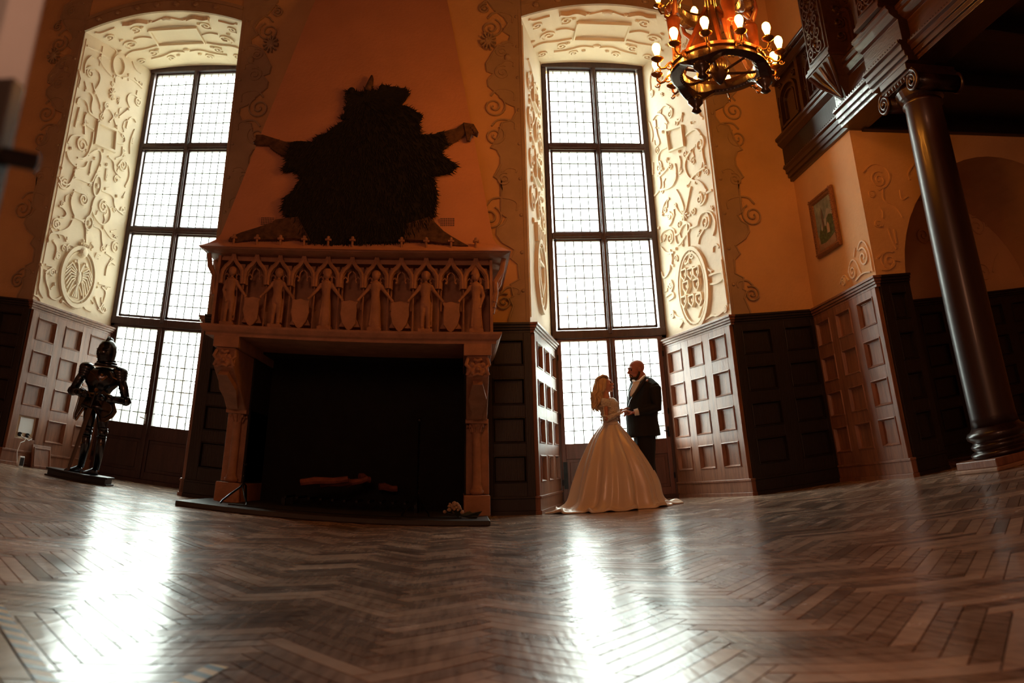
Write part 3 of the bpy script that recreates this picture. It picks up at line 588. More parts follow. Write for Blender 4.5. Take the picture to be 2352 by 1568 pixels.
# right niche, left reveal (seen at a glancing angle): the same family of scrolls
A, e, n, fK = rev_map(P(NC[0], WY), P(NE[0], GY)); rnd = random.Random(3)
def generic(f, z0, z1, W0=1.75):
    mb = MB(); z = z0
    c = (.95, z0 + .75); oval(mb, f, c, .40, .52, .04, .05); oval(mb, f, c, .33, .44, .02, .03)
    mb_s = MB(); s = .2; 
    relief(mb, f, [(c[0] - s, c[1] + s), (c[0] + s, c[1] + s), (c[0] + s, c[1] - .3 * s), (c[0], c[1] - 1.4 * s), (c[0] - s, c[1] - .3 * s), (c[0] - s, c[1] + s)], .03, .05)
    for i in range(6): relief(mb, f, [(c[0] - .3 + .12 * i, c[1] + .45), (c[0] - .34 + .13 * i, c[1] + .72)], .03, .06, True)
    z = z0 + 1.75; k = 0
    while z < z1 - .3:
        for sx, d in ((.45, 1), (1.40, -1)):
            relief(mb, f, spiral(sx, z, .2 - .04 * (k % 2), 1.6, 1.57, d), .02, .028)
            relief(mb, f, smooth2([(sx + d * .16, z), (.95 - d * .06, z + .2), (.95 - d * .12, z + .34), (sx, z + .42)]), .022, .028)
            blob(mb, f, sx + d * .2, z + .28, .035, .035, .04, 8); blob(mb, f, sx, z - .3, .03, .05, .035, 8)
        if k % 2 == 0: oval(mb, f, (.95, z + .05), .1, .17, .02, .04); blob(mb, f, .95, z + .05, .05, .06, .05, 8)
        else: relief(mb, f, [(.75, z + .15), (1.15, z + .15), (1.15, z - .15), (.75, z - .15), (.75, z + .15)], .03, .045)
        z += .62; k += 1
    relief(mb, f, [(.05, z0), (.05, z1)], .009, .012); return mb
generic(fK, 2.56, 6.95).build('plaster_relief', M['plaster'], wall)
# vault soffits
def soffit_f(off): return lambda s, t, h: (lambda x, y: Vector((x, y, soffit_z(x, y, off) - h)))((NC[0] + NC[1]) / 2 + off + s, WY + t)
for off in (OFF, 0):
    f = soffit_f(off); mb = MB()
    relief(mb, f, [(-.42, .45), (.42, .45), (.42, .95), (-.42, .95), (-.42, .45)], .028, .045)
    for d in (-1, 1):
        for x, y, r, k in ((.62, .35, .11, 1), (.85, .75, .14, -1), (.60, 1.15, .10, 1), (1.08, .35, .09, 1), (.35, 1.42, .08, -1), (.9, 1.35, .09, 1)): relief(mb, f, spiral(d * x, y, r, 1.5, 1 if d > 0 else 2.1, k * d), .018, .028)
        strokes(mb, f, [[(d * .08, .16), (d * .3, .26), (d * .5, .2), (d * .72, .22)], [(d * .45, .7), (d * .6, .6), (d * .75, .62)], [(d * .45, .95), (d * .7, 1.0), (d * .95, .95), (d * 1.1, 1.1)], [(d * .05, 1.25), (d * .25, 1.2), (d * .45, 1.32), (d * .7, 1.35)], [(d * .9, .15), (d * 1.15, .18), (d * 1.22, .1)]], .022, .03)
        for x, y in ((.5, .33), (.5, 1.08), (.3, .2), (.95, .55), (1.1, .85), (.2, 1.35)): blob(mb, f, d * x, y, .04, .03, .04, 8)
        relief(mb, f, smooth2([(d * .35, .2), (d * .5, .1), (d * .62, .16), (d * .75, .1)]), .03, .07)
    blob(mb, f, 0, .18, .10, .07, .05); blob(mb, f, 0, 1.2, .07, .05, .04)
    mb.build('plaster_relief', M['plaster'], wall)
# flat painted-stone strapwork band round each niche on the face of the wall
c1 = [(190, 90), (270, 150), (300, 200), (260, 260), (320, 300), (310, 350), (215, 380), (180, 430), (120, 530), (130, 590), (180, 610), (135, 660), (140, 710), (230, 790), (290, 850), (360, 880), (365, 930), (330, 990), (250, 1010), (215, 1130), (160, 1215), (210, 1230), (240, 1290), (240, 1350), (185, 1450), (230, 1480), (250, 1560)]
c3 = [(170, 60), (175, 330), (220, 360), (190, 410), (140, 440), (135, 500), (180, 560), (280, 620), (250, 690), (310, 740), (320, 860), (250, 900), (270, 1000), (240, 1020), (270, 1080), (235, 1190)]
edge = [at(1080 + x / K, y / K, 1, WY) for x, y in c1] + [at(1100 + x / K, 400 + y / K, 1, WY) for x, y in c3]
edge = [(NC[0] - p.x, p.z) for p in edge]; edge.append((edge[-1][0], 2.46))
def band(base, d, slab_name='plaster_relief'):
    f = lambda s, t, h: Vector((base + d * s, WY - h, t)); mb = MB()
    top = [(-.02, 7.75), (.3, 7.78), (.52, 7.62), (.55, 7.4)]
    out = top + edge; pts = [(0.0, 7.2)] + out + [(0.0, 2.46)]
    P3 = [Vector((x, z, 0)) for x, z in pts]; mb.extrude([f(x, z, 0) for x, z in pts], Vector((0, -.022, 0)))
    relief(mb, lambda s, t, h: f(s, t, h + .02), [(max(x - .02, .02), z) for x, z in out], .013, .018)
    rs = random.Random(5); f2 = lambda s, t, h: f(s, t, h + .02)
    for z, r, x in ((2.75, .12, .33), (3.9, .17, .50), (4.45, .10, .3), (5.1, .15, .42), (5.55, .17, .42), (6.1, .12, .3), (6.45, .10, .3), (6.85, .17, .45), (7.2, .09, .55), (7.5, .10, .35)):
        relief(mb, f2, spiral(x, z, r, 1.8, 2, 1 if r > .13 else -1), .012, .020)
        relief(mb, f2, smooth2([(x + r * .3, z + r), (x - .05, z + r * 1.8), (.12, z + r * 1.5), (.14, z + .1)]), .014, .016)
    for i in range(12):
        a = i * .55; c = (.50, 6.62); relief(mb, f2, [(c[0] + .02 * cos(a), c[1] + .03 * sin(a)), (c[0] + .12 * cos(a), c[1] + .15 * sin(a))], .018, .05, True)
    blob(mb, f2, .5, 6.62, .07, .09, .07); blob(mb, f2, .22, 6.35, .05, .06, .05)
    for i in range(9): blob(mb, f2, .08, 2.9 + i * .52, .028, .028, .03, 8)
    relief(mb, f2, [(.045, 2.5), (.045, 7.2)], .008, .012)
    mb.build(slab_name, M['relief'], wall)
for off in (OFF, 0): band(NC[0] + off, -1); band(NC[1] + off, 1)
for off in (OFF, 0):                                   # carved lintel above the vault opening
    mb = MB(); xs = [NC[0] + off + (NC[1] - NC[0]) * i / 24 for i in range(25)]
    for za, zb, dp in ((.0, .05, .05), (.05, .20, .035), (.20, .26, .06)):
        R = [[(x, WY - dp, soffit_z(x, WY, off) + za), (x, WY - dp, soffit_z(x, WY, off) + zb), (x, WY + .01, soffit_z(x, WY, off) + zb), (x, WY + .01, soffit_z(x, WY, off) + za + .001)] for x in xs]; mb.rings(R)
    for i in range(2, 23, 3): x = xs[i]; blob(mb, lambda s, t, h: Vector((s, WY - .035 - h, t)), x, soffit_z(x, WY, off) + .13, .06, .05, .05, 8)
    mb.build('lintel_relief', M['relief'], wall)
# scroll ornament under the picture and on the wall below the gallery
mb = MB(); fp = lambda s, t, h: Vector((RX - h, RY + s, t))
for s, t, r, d in ((.22, 2.78, .13, 1), (.55, 2.68, .10, -1), (.85, 2.62, .06, 1)): relief(mb, fp, spiral(s, t, r, 1.6, 1, d), .014, .02)
strokes(mb, fp, [[(.05, 2.55), (.04, 2.8), (.1, 2.95), (.22, 3.0), (.33, 2.9)], [(.35, 2.6), (.42, 2.8), (.55, 2.84), (.68, 2.7)], [(.7, 2.6), (.8, 2.72), (.95, 2.62)], [(.1, 2.56), (.3, 2.6), (.5, 2.55)], [(.38, 2.95), (.45, 2.85)]], .012, .018)
mb.build('plaster_relief', M['plaster'], wall)
mb = MB(); fq = lambda s, t, h: Vector((s, RY - h, t)); m2 = lambda pts: [(p.x, p.z) for p in (at(1690 + x / 3.553, 380 + y / 3.553, 1, RY) for x, y in pts)]
strokes(mb, fq, [m2(l) for l in ([(1040, 60), (1070, 10), (1130, -20), (1220, 10), (1265, 90), (1230, 170), (1160, 200)], [(1200, 190), (1200, 290), (1300, 320), (1360, 420)], [(1080, 220), (1130, 230), (1110, 260)], [(1340, 200), (1350, 290), (1400, 250)], [(1170, 340), (1200, 370), (1200, 430)], [(1130, 490), (1190, 470), (1190, 500)], [(1240, 510), (1270, 600), (1310, 680)], [(1150, 760), (1210, 700), (1290, 700)], [(1290, 800), (1260, 850), (1190, 850)], [(1290, 770), (1340, 780)], [(1420, 120), (1400, 60), (1450, -10)], [(1290, 520), (1310, 640)])], .014, .014)
for x, y, r in ((1165, 115, .12), (1250, 780, .13), (1110, 235, .05), (1160, 480, .05)): c = m2([(x, y)])[0]; relief(mb, fq, spiral(c[0], c[1], r, 1.7, 1), .012, .014)
mb.build('plaster_relief', M['ochre'], wall)
mb = MB(); fz = lambda s, t, h: Vector((s, WY - .01 - h, t))
for i, (s, t, r) in enumerate(((6.9, 3.5, .15), (7.5, 3.2, .2), (8.0, 3.6, .18), (7.2, 2.9, .15), (7.9, 2.8, .2), (7.3, 3.8, .12))):
    relief(mb, fz, spiral(s, t, r, 1.6, i, 1 if i % 2 else -1), .015, .02); relief(mb, fz, smooth2([(s + r, t), (s + r * 1.5, t + .2), (s + .4, t + .3)]), .015, .02)
mb.build('plaster_relief', M['ochre'], wall)
# ------------------------------------------------------------------ fireplace
FX = -1.185; FYF = 8.30
fp_ = empty('fireplace', (FX, 9.2, 0), 'monumental stone fireplace with carved statue frieze and tall plaster hood between the windows', 'fireplace')
MB().box(-2.80, .29, 8.27, WY, 0, .062).build('hearth_slab', M['slab'], fp_, bevel=.012)
# hood
def hood_hw(z): return 1.545 - .14 * (z - 3.1)
def hood_y(z): return 8.42 + .345 * (z - 3.05)
Z1 = CEIL
mb = MB(); R = []
for z in (2.915, 2.94, 2.98, 3.04, 3.12, 3.3, 4.0, 5.0, 6.0, 7.0, 8.0):
    hw = hood_hw(z) + (.155 * max(0, (3.14 - z) / .225) ** 2.2); y = hood_y(z) - (.15 * max(0, (3.14 - z) / .225) ** 2.2)
    y = min(y, WY - .02); R.append([(FX - hw, y, z), (FX + hw, y, z), (FX + hw, WY, z), (FX - hw, WY, z)])
mb.rings(R); hood = mb.build('hood', M['hood'], fp_)
fh = lambda x, z, h: Vector((x, hood_y(z) - h, z))
for u0, v0 in ((615, 513), (1028, 515)):             # little perforated vents
    p = on_plane(u0, v0, (0, hood_y(3.3), 3.3), Vector((0, -1, .345)).normalized()); mb = MB()
    mb.box(p.x - .085, p.x + .085, p.y - .006, p.y + .02, p.z - .08, p.z + .08)
    v_ = mb.build('vent', M['hood'], fp_); mb = MB()
    for i in range(8):
        for j in range(8): mb.box(p.x - .078 + i * .02, p.x - .066 + i * .02, p.y - .010, p.y - .004, p.z - .075 + j * .019, p.z - .064 + j * .019)
    mb.build('vent_hole', M['black'], v_)
# mantel ledges
def ledge(name, prof, hw, y0, yb=WY):
    mb = MB(); R = [[(FX - hw - e, y0 - e, z), (FX + hw + e, y0 - e, z), (FX + hw + e, yb, z), (FX - hw - e, yb, z)] for e, z in prof]
    mb.rings(R); return mb.build(name, M['stone'], fp_, bevel=.003)
ledge('cornice', [(-.06, 2.845), (-.06, 2.872), (.03, 2.878), (.10, 2.890), (.155, 2.905), (.155, 2.93), (.10, 2.95)], 1.555, 8.42)
ledge('mantel_shelf', [(-.04, 1.925), (.03, 1.925), (.03, 1.955), (.06, 1.975), (.085, 2.02), (.09, 2.045)], 1.53, 8.39)
# frieze body and back
mb = MB().box(FX - 1.50, FX + 1.50, 8.66, WY, 2.04, 2.85); mb.build('frieze_back', M['stone'], fp_)
mb = MB().box(FX - 1.53, FX + 1.53, 8.46, 8.66, 2.815, 2.85)
for k in (0, 1):
    x = FX + (1.50 if k else -1.53); mb.box(x, x + .03, 8.42, WY, 2.04, 2.86)
mb.build('frieze_frame', M['stone'], fp_)
bx0 = at(539.5, 548, 1, 8.35).x; bx1 = at(1093, 552, 1, 8.35).x; BW = (bx1 - bx0) / 10
for i in range(11):                                   # ogee arches with cusps
    xc = bx0 + BW * i; mb = MB(); hw = BW / 2 - .012; y = 8.40
    def og(d, s=1.0): return [(xc + d * hw * s, y, 2.530), (xc + d * hw * s, y, 2.617), (xc + d * hw * .93 * s, y, 2.679), (xc + d * hw * .70 * s, y, 2.728), (xc + d * hw * .38 * s, y, 2.766), (xc + d * hw * .12, y, 2.815), (xc, y, 2.871)]
    for d in (-1, 1):
        mb.tube(og(d), .025, 6); mb.tube([(p[0], p[1] + .05, p[2]) for p in og(d, .9)], .022, 6)
        mb.tube([(xc + d * hw * .8, y + .03, 2.629), (xc + d * hw * .55, y + .03, 2.654), (xc + d * hw * .34, y + .03, 2.623), (xc + d * hw * .40, y + .03, 2.592)], .010, 5)
        mb.tube([(xc + d * hw * .38, y + .03, 2.617), (xc + d * hw * .30, y + .03, 2.691), (xc + d * hw * .05, y + .03, 2.722)], .009, 5)
        mb.ball((xc + d * hw * .42, y + .02, 2.598), .014, 6, 5)
        mb.extrude([(xc + d * hw * a, 8.47, z) for a, z in ((1.0, 2.617), (1.0, 2.778), (.35, 2.778), (.7, 2.722))], (0, .04, 0))
    mb.build('arch', M['stone'], fp_)
    if i != 6:
        mb = MB(); mb.lathe([(.03, 2.92), (.026, 2.945), (.014, 2.95), (.013, 3.035), (.02, 3.04), (.02, 3.05), (.012, 3.055)], (xc, 8.317, 0), 10); mb.box(xc - .034, xc + .034, 8.300, 8.334, 3.035, 3.058); mb.box(xc - .014, xc + .014, 8.285, 8.35, 3.035, 3.058); mb.ball((xc, 8.317, 3.072), .020, 8, 6); mb.build('finial', M['stone'], fp_, bevel=.004)
    else: pass
    if i in (1, 3, 5, 7, 9):
        mb = MB(); w_ = .098; zt = 2.385; P_ = [(xc - w_, zt), (xc - w_ * .5, zt - .012), (xc, zt + .004), (xc + w_ * .5, zt - .012), (xc + w_, zt), (xc + w_ * .93, zt - 0.068), (xc + w_ * 1.02, zt - 0.148), (xc + w_ * .75, zt - 0.251), (xc + w_ * .3, zt - 0.314), (xc, zt - 0.336), (xc - w_ * .3, zt - 0.314), (xc - w_ * .75, zt - 0.251), (xc - w_ * 1.02, zt - 0.148), (xc - w_ * .93, zt - 0.068)]
        if i in (1, 5): P_[5] = (xc + w_ * .72, zt - .05); P_[6] = (xc + w_ * .78, zt - .11)
        if i == 9: P_[13] = (xc - w_ * .72, zt - .05); P_[12] = (xc - w_ * .78, zt - .11)
        mb.extrude([(x, 8.375, z) for x, z in P_], (0, .03, 0)); mb.build('shield', M['stone'], fp_, bevel=.006)
        MB().extrude([(xc - .115, 8.43, 2.10), (xc + .115, 8.43, 2.10), (xc + .02, 8.43, 2.30), (xc - .02, 8.43, 2.30)], (0, .15, 0)).build('bracket', M['stone'], fp_)
        for d in (-1, 1): MB().tube([(xc + d * hw * .88, 8.50, z) for z in (2.30, 2.6)], .012, 6).build('niche_shaft', M['stone'], fp_)
    if i < 10:
        mb = MB(); x = xc + BW / 2; mb.tube([(x, 8.42, 2.05), (x, 8.42, 2.56)], .010, 6); mb.lathe([(.011, 0), (.02, .015), (.012, .03)], (x, 8.42, 2.54), 8); mb.build('colonnette', M['stone'], fp_)
for d in (-1, 1):                                  # curved ribs under the ends of the cornice
    x = FX + d * 1.53
    for yy in (8.45, 8.75, 9.1): MB().tube([(x + d * .13, yy, 2.885), (x + d * .10, yy, 2.74), (x + d * .03, yy, 2.62), (x + d * .035, yy, 2.50), (x + d * .01, yy, 2.40)], [.028, .032, .03, .028, .04], 8).build('console_rib', M['stone'], fp_)
# carved figures that hold the shields
def figure(x, k, style):
    mb = MB(); y = 8.41; z = 2.085; Q = 1.32; T = lambda a, b, c: (x + a * Q, y + b * 1.15, z + c * Q)
    mb.box(x - .078, x + .078, y - .05, y + .06, 2.045, 2.09)
    if style in (2, 3, 5):
        mb.lathe([(.068, 0), (.074, .026), (.064, .13), (.060, .24), (.046, .355), (.048, .41), (.061, .475), (.053, .508), (.021, .528)], T(0, 0, 0), 14, 1, .8)
        for q in range(5): mb.tube([T(-.04 + q * .02, -.038, .02), T(-.032 + q * .017, -.034, .12), T(-.02 + q * .011, -.026, .24)], .008, 5)
    else:
        for d in (-1, 1): mb.tube([T(d * .024, -.01, .0), T(d * .024, -.006, .1), T(d * .020, 0, .2)], [.021, .027, .036], 8); mb.ball(T(d * .027, -.03, .008), .018, 8, 5, (.8, 1.5, .6))
        mb.lathe([(.050, .24), (.061, .28), (.048, .355), (.061, .45), (.061, .495), (.021, .52)], T(0, 0, 0), 14, 1, .75)
        mb.tube([T(.05, .01, .02), T(.055, .02, .2), T(.045, .02, .37)], .016, 6, .5)
    mb.tube([T(0, 0, .385), T(0, 0, .42)], .017, 8); mb.ball(T(0, -.004, .445), .047, 12, 10, (.9, 1, 1.15)); mb.ball(T(0, -.038, .44), .008, 6, 5)
    if style == 5: mb.lathe([(.055, 0), (.04, .052), (.016, .11), (.005, .13)], T(-.005, .01, .46), 10); mb.tube([T(.0, .03, .5), T(.04, .02, .42), T(.035, .02, .3)], .016, 6)
    elif style == 2: mb.lathe([(.055, 0), (.058, .026), (.04, .058)], T(0, .005, .45), 10); mb.tube([T(.03, .02, .46), T(.042, .01, .4), T(.04, .01, .36)], .013, 6)
    else: mb.ball(T(0, .008, .453), .054, 10, 8, (1, 1, 1))
    L_ = x - BW + .085 if k > 0 else x - .03; R_ = x + BW - .085 if k < 5 else x + .04
    for d, hx in ((-1, L_), (1, R_)):
        hz = .305 if abs(hx - x) > .1 else .24
        mb.tube([T(d * .04, 0, .365), T(d * .072, -.01, .315) if abs(hx - x) > .1 else T(d * .06, 0, .28), (hx, y - .03, z + hz)], [.025, .021, .015], 8); mb.ball((hx, y - .035, z + hz - .004), .019, 8, 6)
    mb.build('statue', M['stone'], fp_, smooth=True, remesh=.006)
for k, st in enumerate((0, 1, 2, 3, 4, 5)): figure(bx0 + BW * 2 * k, k, st)
# legs: corbel, capital, column, plinth each side
for sd in (-1, 1):
    xo = -2.50 if sd < 0 else .18; X0, X1 = xo - .135, xo + .135; yc = 9.22
    MB().box(X0 - .01, X1 + .01, 8.36, WY, 1.80, 1.93).build('architrave_block', M['stone'], fp_, bevel=.01)
    mb = MB(); prof = [(8.39, 1.80), (8.43, 1.74), (8.40, 1.67), (8.37, 1.58), (8.45, 1.53), (8.65, 1.42), (8.90, 1.27), (9.06, 1.16), (9.40, 1.16), (9.40, 1.80)]
    mb.extrude([(X0 + .02, y, z) for y, z in prof], (X1 - X0 - .04, 0, 0)); cb = mb.build('corbel', M['stone'], fp_, bevel=.015)
    mb = MB(); fy = lambda z: 8.385 if z > 1.58 else 8.42   # carved lion-like mask on the corbel
    mb.ball((xo, 8.39, 1.66), .075, 12, 8, (1.2, .6, 1)); 
    for d in (-1, 1): mb.ball((xo + d * .055, 8.36, 1.70), .028, 8, 6); mb.ball((xo + d * .045, 8.36, 1.62), .034, 8, 6); mb.tube([(xo + d * .1, 8.40, 1.77), (xo + d * .12, 8.37, 1.7), (xo + d * .08, 8.36, 1.66), (xo + d * .11, 8.38, 1.59)], .022, 6)
    mb.ball((xo, 8.33, 1.655), .025, 8, 6); mb.tube([(xo - .05, 8.34, 1.585), (xo, 8.32, 1.60), (xo + .05, 8.34, 1.585)], .016, 6); mb.tube([(xo - .04, 8.37, 1.76), (xo, 8.35, 1.74), (xo + .04, 8.37, 1.76)], .02, 6)
    mb.build('carved_mask', M['stone'], cb, smooth=True, remesh=.006)
    mb = MB(); pl = [(xo - .05, 8.40, 1.50), (xo + .05, 8.40, 1.50), (xo + .095, 8.66, 1.36), (xo + .045, 9.00, 1.17), (xo - .045, 9.00, 1.17), (xo - .095, 8.66, 1.36)]
    mb.extrude([(a, b - .03, c - .01) for a, b, c in pl], (0, .06, .05)); mb.build('facet', M['stone'], cb)
    mb = MB().box(X0, X1, yc + .02, WY, .30, 1.18); mb.build('pilaster', M['stone'], fp_, bevel=.01)
    mb = MB(); mb.lathe([(.060, .30), (.075, .32), (.078, .345), (.06, .36), (.064, .375), (.055, .39), (.050, .42), (.047, 1.0), (.052, 1.01), (.048, 1.02), (.06, 1.06), (.085, 1.12), (.09, 1.125)], (xo, yc - .03, 0), 20)
    mb.build('column_shaft', M['stone'], fp_, smooth=True)
    mb = MB(); mb.box(xo - .12, xo + .12, yc - .14, WY, 1.12, 1.165)
    for q in range(8): a = q * PI / 4; mb.tube([(xo + .055 * cos(a), yc - .03 + .055 * sin(a), 1.02), (xo + .08 * cos(a), yc - .03 + .08 * sin(a), 1.09), (xo + .10 * cos(a), yc - .03 + .10 * sin(a), 1.10), (xo + .10 * cos(a), yc - .03 + .10 * sin(a), 1.075)], .013, 5)
    mb.build('capital', M['stone'], fp_)
    MB().box(X0 - .005, X1 + .005, yc - .15, WY, .055, .295).build('plinth', M['stone'], fp_, bevel=.012)
# firebox
mb = MB(); a, b = -2.365, .045
mb.box(a - .02, a, 9.2, WY, .06, 1.93); mb.box(b, b + .02, 9.2, WY, .06, 1.93); mb.box(a, b, WY - .05, WY - .02, .06, 1.93); mb.box(a, b, 9.5, WY, 1.9, 1.93)
mb.build('firebox', M['soot'], fp_)
MB().box(-2.34, .02, 8.6, WY, .058, .075).build('fire_plate', M['soot'], fp_)
# iron grate, fire dogs and logs
rnd = random.Random(11)
logs = [((690, 1108), (800, 1100), .055), ((735, 1112), (805, 1106), .06), ((790, 1115), (845, 1098), .05), ((825, 1095), (850, 1102), .06), ((870, 1118), (912, 1122), .06)]
lbls = ['longest reddish split log, frontmost on the iron fire grate', 'reddish log lying directly behind the longest log on the grate', 'mid-length reddish log in the middle of the pile on the grate', 'short reddish log propped highest on the pile on the grate', 'short stubby log lying apart from the pile, nearest the bouquet']
for (a, b, r), lb in zip(logs, lbls):
    p = at(*a, 1, 9.22 + .17 * lbls.index(lb)); q = at(*b, 1, 9.27 + .17 * lbls.index(lb)); mb = MB(); d = (q - p); mb.tube([p, p + d * .3 + Vector((0, 0, .012)), p + d * .7 - Vector((0, 0, .008)), q], [r, r * 1.1, r * .95, r * .9], 7, .8)
    tag(mb.build('firewood_log', M['log'], bevel=.006), lb, 'log', 'logs in the fireplace')
g = empty('fire_grate', (FX, 9.5, .075), 'low black iron grate under the logs inside the fireplace', 'fire grate')
mb = MB()
for i in range(12): x = FX - .7 + i * .13; mb.box(x - .012, x + .012, 9.25, 9.8, .17, .195)
mb.build('grate_bars', M['iron'], g)
for sx in (-.72, .72):
    for yy in (9.28, 9.77): MB().box(FX + sx - .02, FX + sx + .02, yy - .02, yy + .02, .074, .17).build('leg', M['iron'], g)
for (u, v, lb) in ((960, 1105, 'tall twisted iron fire dog with curved foot beside the flower bouquet'), (556, 1135, 'short black iron fire dog beside the stone column nearest the armour')):
    y0 = 8.95; p = at(u, v, 1, y0); t = empty('fire_dog', (p.x, y0, .062), lb, 'fire dog'); mb = MB(); hgt = 1.12 if u > 900 else .5
    n_ = int(hgt / .012); R = []
    for i in range(n_):
        z = .30 + (hgt - .30) * i / n_; a = i * .55; R.append([(p.x + .013 * cos(a + k * PI / 2), y0 + .013 * sin(a + k * PI / 2), z) for k in range(4)])
    mb.rings(R); mb.build('twisted_bar', M['iron'], t); mb = MB()
    for dx in (.10, -.10): mb.tube([(p.x, y0, .31), (p.x + dx * .15, y0 - .06, .26), (p.x + dx * .8, y0 - .2, .17), (p.x + dx * 1.3, y0 - .28, .10), (p.x + dx * 1.35, y0 - .32, .072)], .011, 8)
    mb.tube([(p.x, y0, .31), (p.x, y0 + .12, .28), (p.x, y0 + .2, .09)], .012, 6); mb.build('foot', M['iron'], t); MB().ball((p.x, y0, hgt + .02), .028, 10, 8).build('knob', M['iron'], t)
# dried bouquet and fallen cloth-like leaves on the hearth
t = empty('flower_bouquet', at(1042, 1160, 1, 8.62), 'small bouquet of pale dried flowers lying on the dark stone hearth', 'bouquet')
o0 = at(1042, 1158, 1, 8.62); o0.z = .09; mb = MB(); mg = MB(); rnd = random.Random(4)
for i in range(42):
    a = rnd.uniform(0, 2 * PI); r = rnd.uniform(0, .11); z = .03 + .11 * (1 - (r / .11) ** 2) * rnd.uniform(.5, 1); c = o0 + Vector((r * cos(a), r * .7 * sin(a), z)); mb.ball(c, rnd.uniform(.012, .022), 7, 5); mg.tube([o0 + Vector((.05, .03, -.015)), c], .003, 4)
mb.build('flower', mat('dried_flowers', (.45, .30, .20), .8), t); mg.build('stem', mat('dry_green', (.05, .06, .03), .7), t)
mb = MB()
for i in range(9): a = -.5 + i * .22; mb.extrude([o0 + Vector(q) for q in ((.05, 0, 0), (.12 + .02 * i, .03 * cos(a * 3), .05 * sin(i)), (.24, .05 * sin(a), -.01), (.12, -.03, .0))], (0, 0, .004))
mb.build('leaf', mat('dark_leaf', (.05, .06, .04), .5), t)
# ------------------------------------------------------------------ bear skin on the hood
n_h = Vector((0, -1, .345)).normalized(); p_h = Vector((0, hood_y(3.5) - .012, 3.5))
def hp(x, y, lift=0): return on_plane(450 + x / 3.095, 140 + y / 3.095, p_h, n_h) + n_h * lift
body = [(1215, 210), (1290, 235), (1320, 190), (1400, 205), (1500, 220), (1515, 245), (1490, 290), (1450, 330), (1520, 350), (1600, 405), (1605, 425), (1580, 450), (1595, 500), (1590, 540), (1640, 545), (1700, 540), (1760, 520), (1790, 600), (1745, 660), (1760, 700), (1855, 755), (1820, 800), (1730, 820), (1660, 830), (1695, 860), (1700, 910), (1715, 950), (1700, 1060), (1695, 1110), (1670, 1130), (1640, 1200), (1560, 1250), (1450, 1290), (1400, 1300), (1200, 1310), (1000, 1320), (880, 1315), (800, 1300), (720, 1240), (700, 1190), (720, 1130), (640, 1110), (615, 1060), (640, 980), (690, 950), (720, 900), (750, 860), (735, 820), (700, 790), (640, 800), (620, 790), (655, 730), (640, 700), (660, 660), (680, 600), (720, 590), (830, 595), (880, 545), (920, 540), (1000, 480), (1030, 455), (1095, 435), (1030, 420), (1070, 380), (1060, 360), (1080, 300), (1070, 240), (1105, 225), (1130, 240), (1190, 240)]
bear = empty('bear_pelt', hp(1200, 800), 'large black bear skin spread with outstretched legs on the fireplace hood', 'animal skin')
mb = MB()
PP = [hp(x, y, .012) for x, y in body]; mb.extrude(PP, n_h * .045)
def inside(x, y, poly):
    c = False; j = len(poly) - 1
    for i in range(len(poly)):
        (xi, yi), (xj, yj) = poly[i], poly[j]
        if (yi > y) != (yj > y) and x < (xj - xi) * (y - yi) / (yj - yi) + xi: c = not c
        j = i
    return c
rnd = random.Random(2)
def tuft(mb, p, d, L_, w): 
    s_ = d.cross(n_h).normalized() * w; mb.add([p - s_, p + s_, p + d * L_ + n_h * rnd.uniform(.0, .02), p + n_h * w * 1.2], [(0, 1, 2), (0, 2, 3), (1, 3, 2)])
cc = (1200, 760)
for i in range(len(body)):
    (xa, ya), (xb, yb) = body[i - 1], body[i]; L_ = math.hypot(xb - xa, yb - ya); k = max(2, int(L_ / 7))
    for q in range(k):
        x = xa + (xb - xa) * q / k + rnd.uniform(-5, 5); y = ya + (yb - ya) * q / k + rnd.uniform(-5, 5)
        p = hp(x, y, rnd.uniform(.015, .05)); o_ = (hp(x, y) - hp(*cc)).normalized(); d = (o_ * .9 + Vector((rnd.uniform(-.5, .5), 0, rnd.uniform(-.7, .2)))).normalized(); tuft(mb, p, d, rnd.uniform(.03, .085), .008)
k = 0
while k < 5200:
    x, y = rnd.uniform(600, 1860), rnd.uniform(190, 1320)
    if inside(x, y, body): p = hp(x, y, .054); d = ((hp(x, y) - hp(1200, 300)).normalized() + Vector((rnd.uniform(-.4, .4), 0, -.5)) + n_h * .25).normalized(); tuft(mb, p, d, rnd.uniform(.04, .09), .010); k += 1
mb.build('fur', M['fur'], bear)
def limb_part(name, pts, m, lift=.03, hair=120):
    mb = MB(); mb.extrude([hp(x, y, .014) for x, y in pts], n_h * lift)
    for i in range(hair):
        j = rnd.randrange(len(pts)); (xa, ya), (xb, yb) = pts[j - 1], pts[j]; t = rnd.random(); p = hp(xa + (xb - xa) * t, ya + (yb - ya) * t, rnd.uniform(.015, .035)); tuft(mb, p, Vector((rnd.uniform(-1, 1), 0, rnd.uniform(-1, .2))).normalized(), rnd.uniform(.012, .03), .005)
    return mb.build(name, m, bear)
limb_part('foreleg', [(690, 590), (640, 590), (560, 565), (480, 540), (430, 540), (435, 570), (412, 590), (430, 608), (520, 610), (545, 640), (600, 675), (640, 700), (700, 720)], M['hide'])
fr = limb_part('foreleg', [(1700, 540), (1790, 510), (1850, 495), (1905, 455), (1925, 480), (1915, 530), (1870, 570), (1760, 635), (1700, 660)], M['hide'])
mb = MB(); mb.extrude([hp(x, y, .02) for x, y in [(1900, 458), (1975, 470), (2010, 530), (2000, 555), (1965, 535), (1948, 588), (1925, 585), (1915, 530)]], n_h * .04)
for q in range(4): mb.ball(hp(1960 + q * 12, 500 + q * 16, .06), .02, 8, 6)
mb.build('paw', M['hide'], fr, bevel=.008)
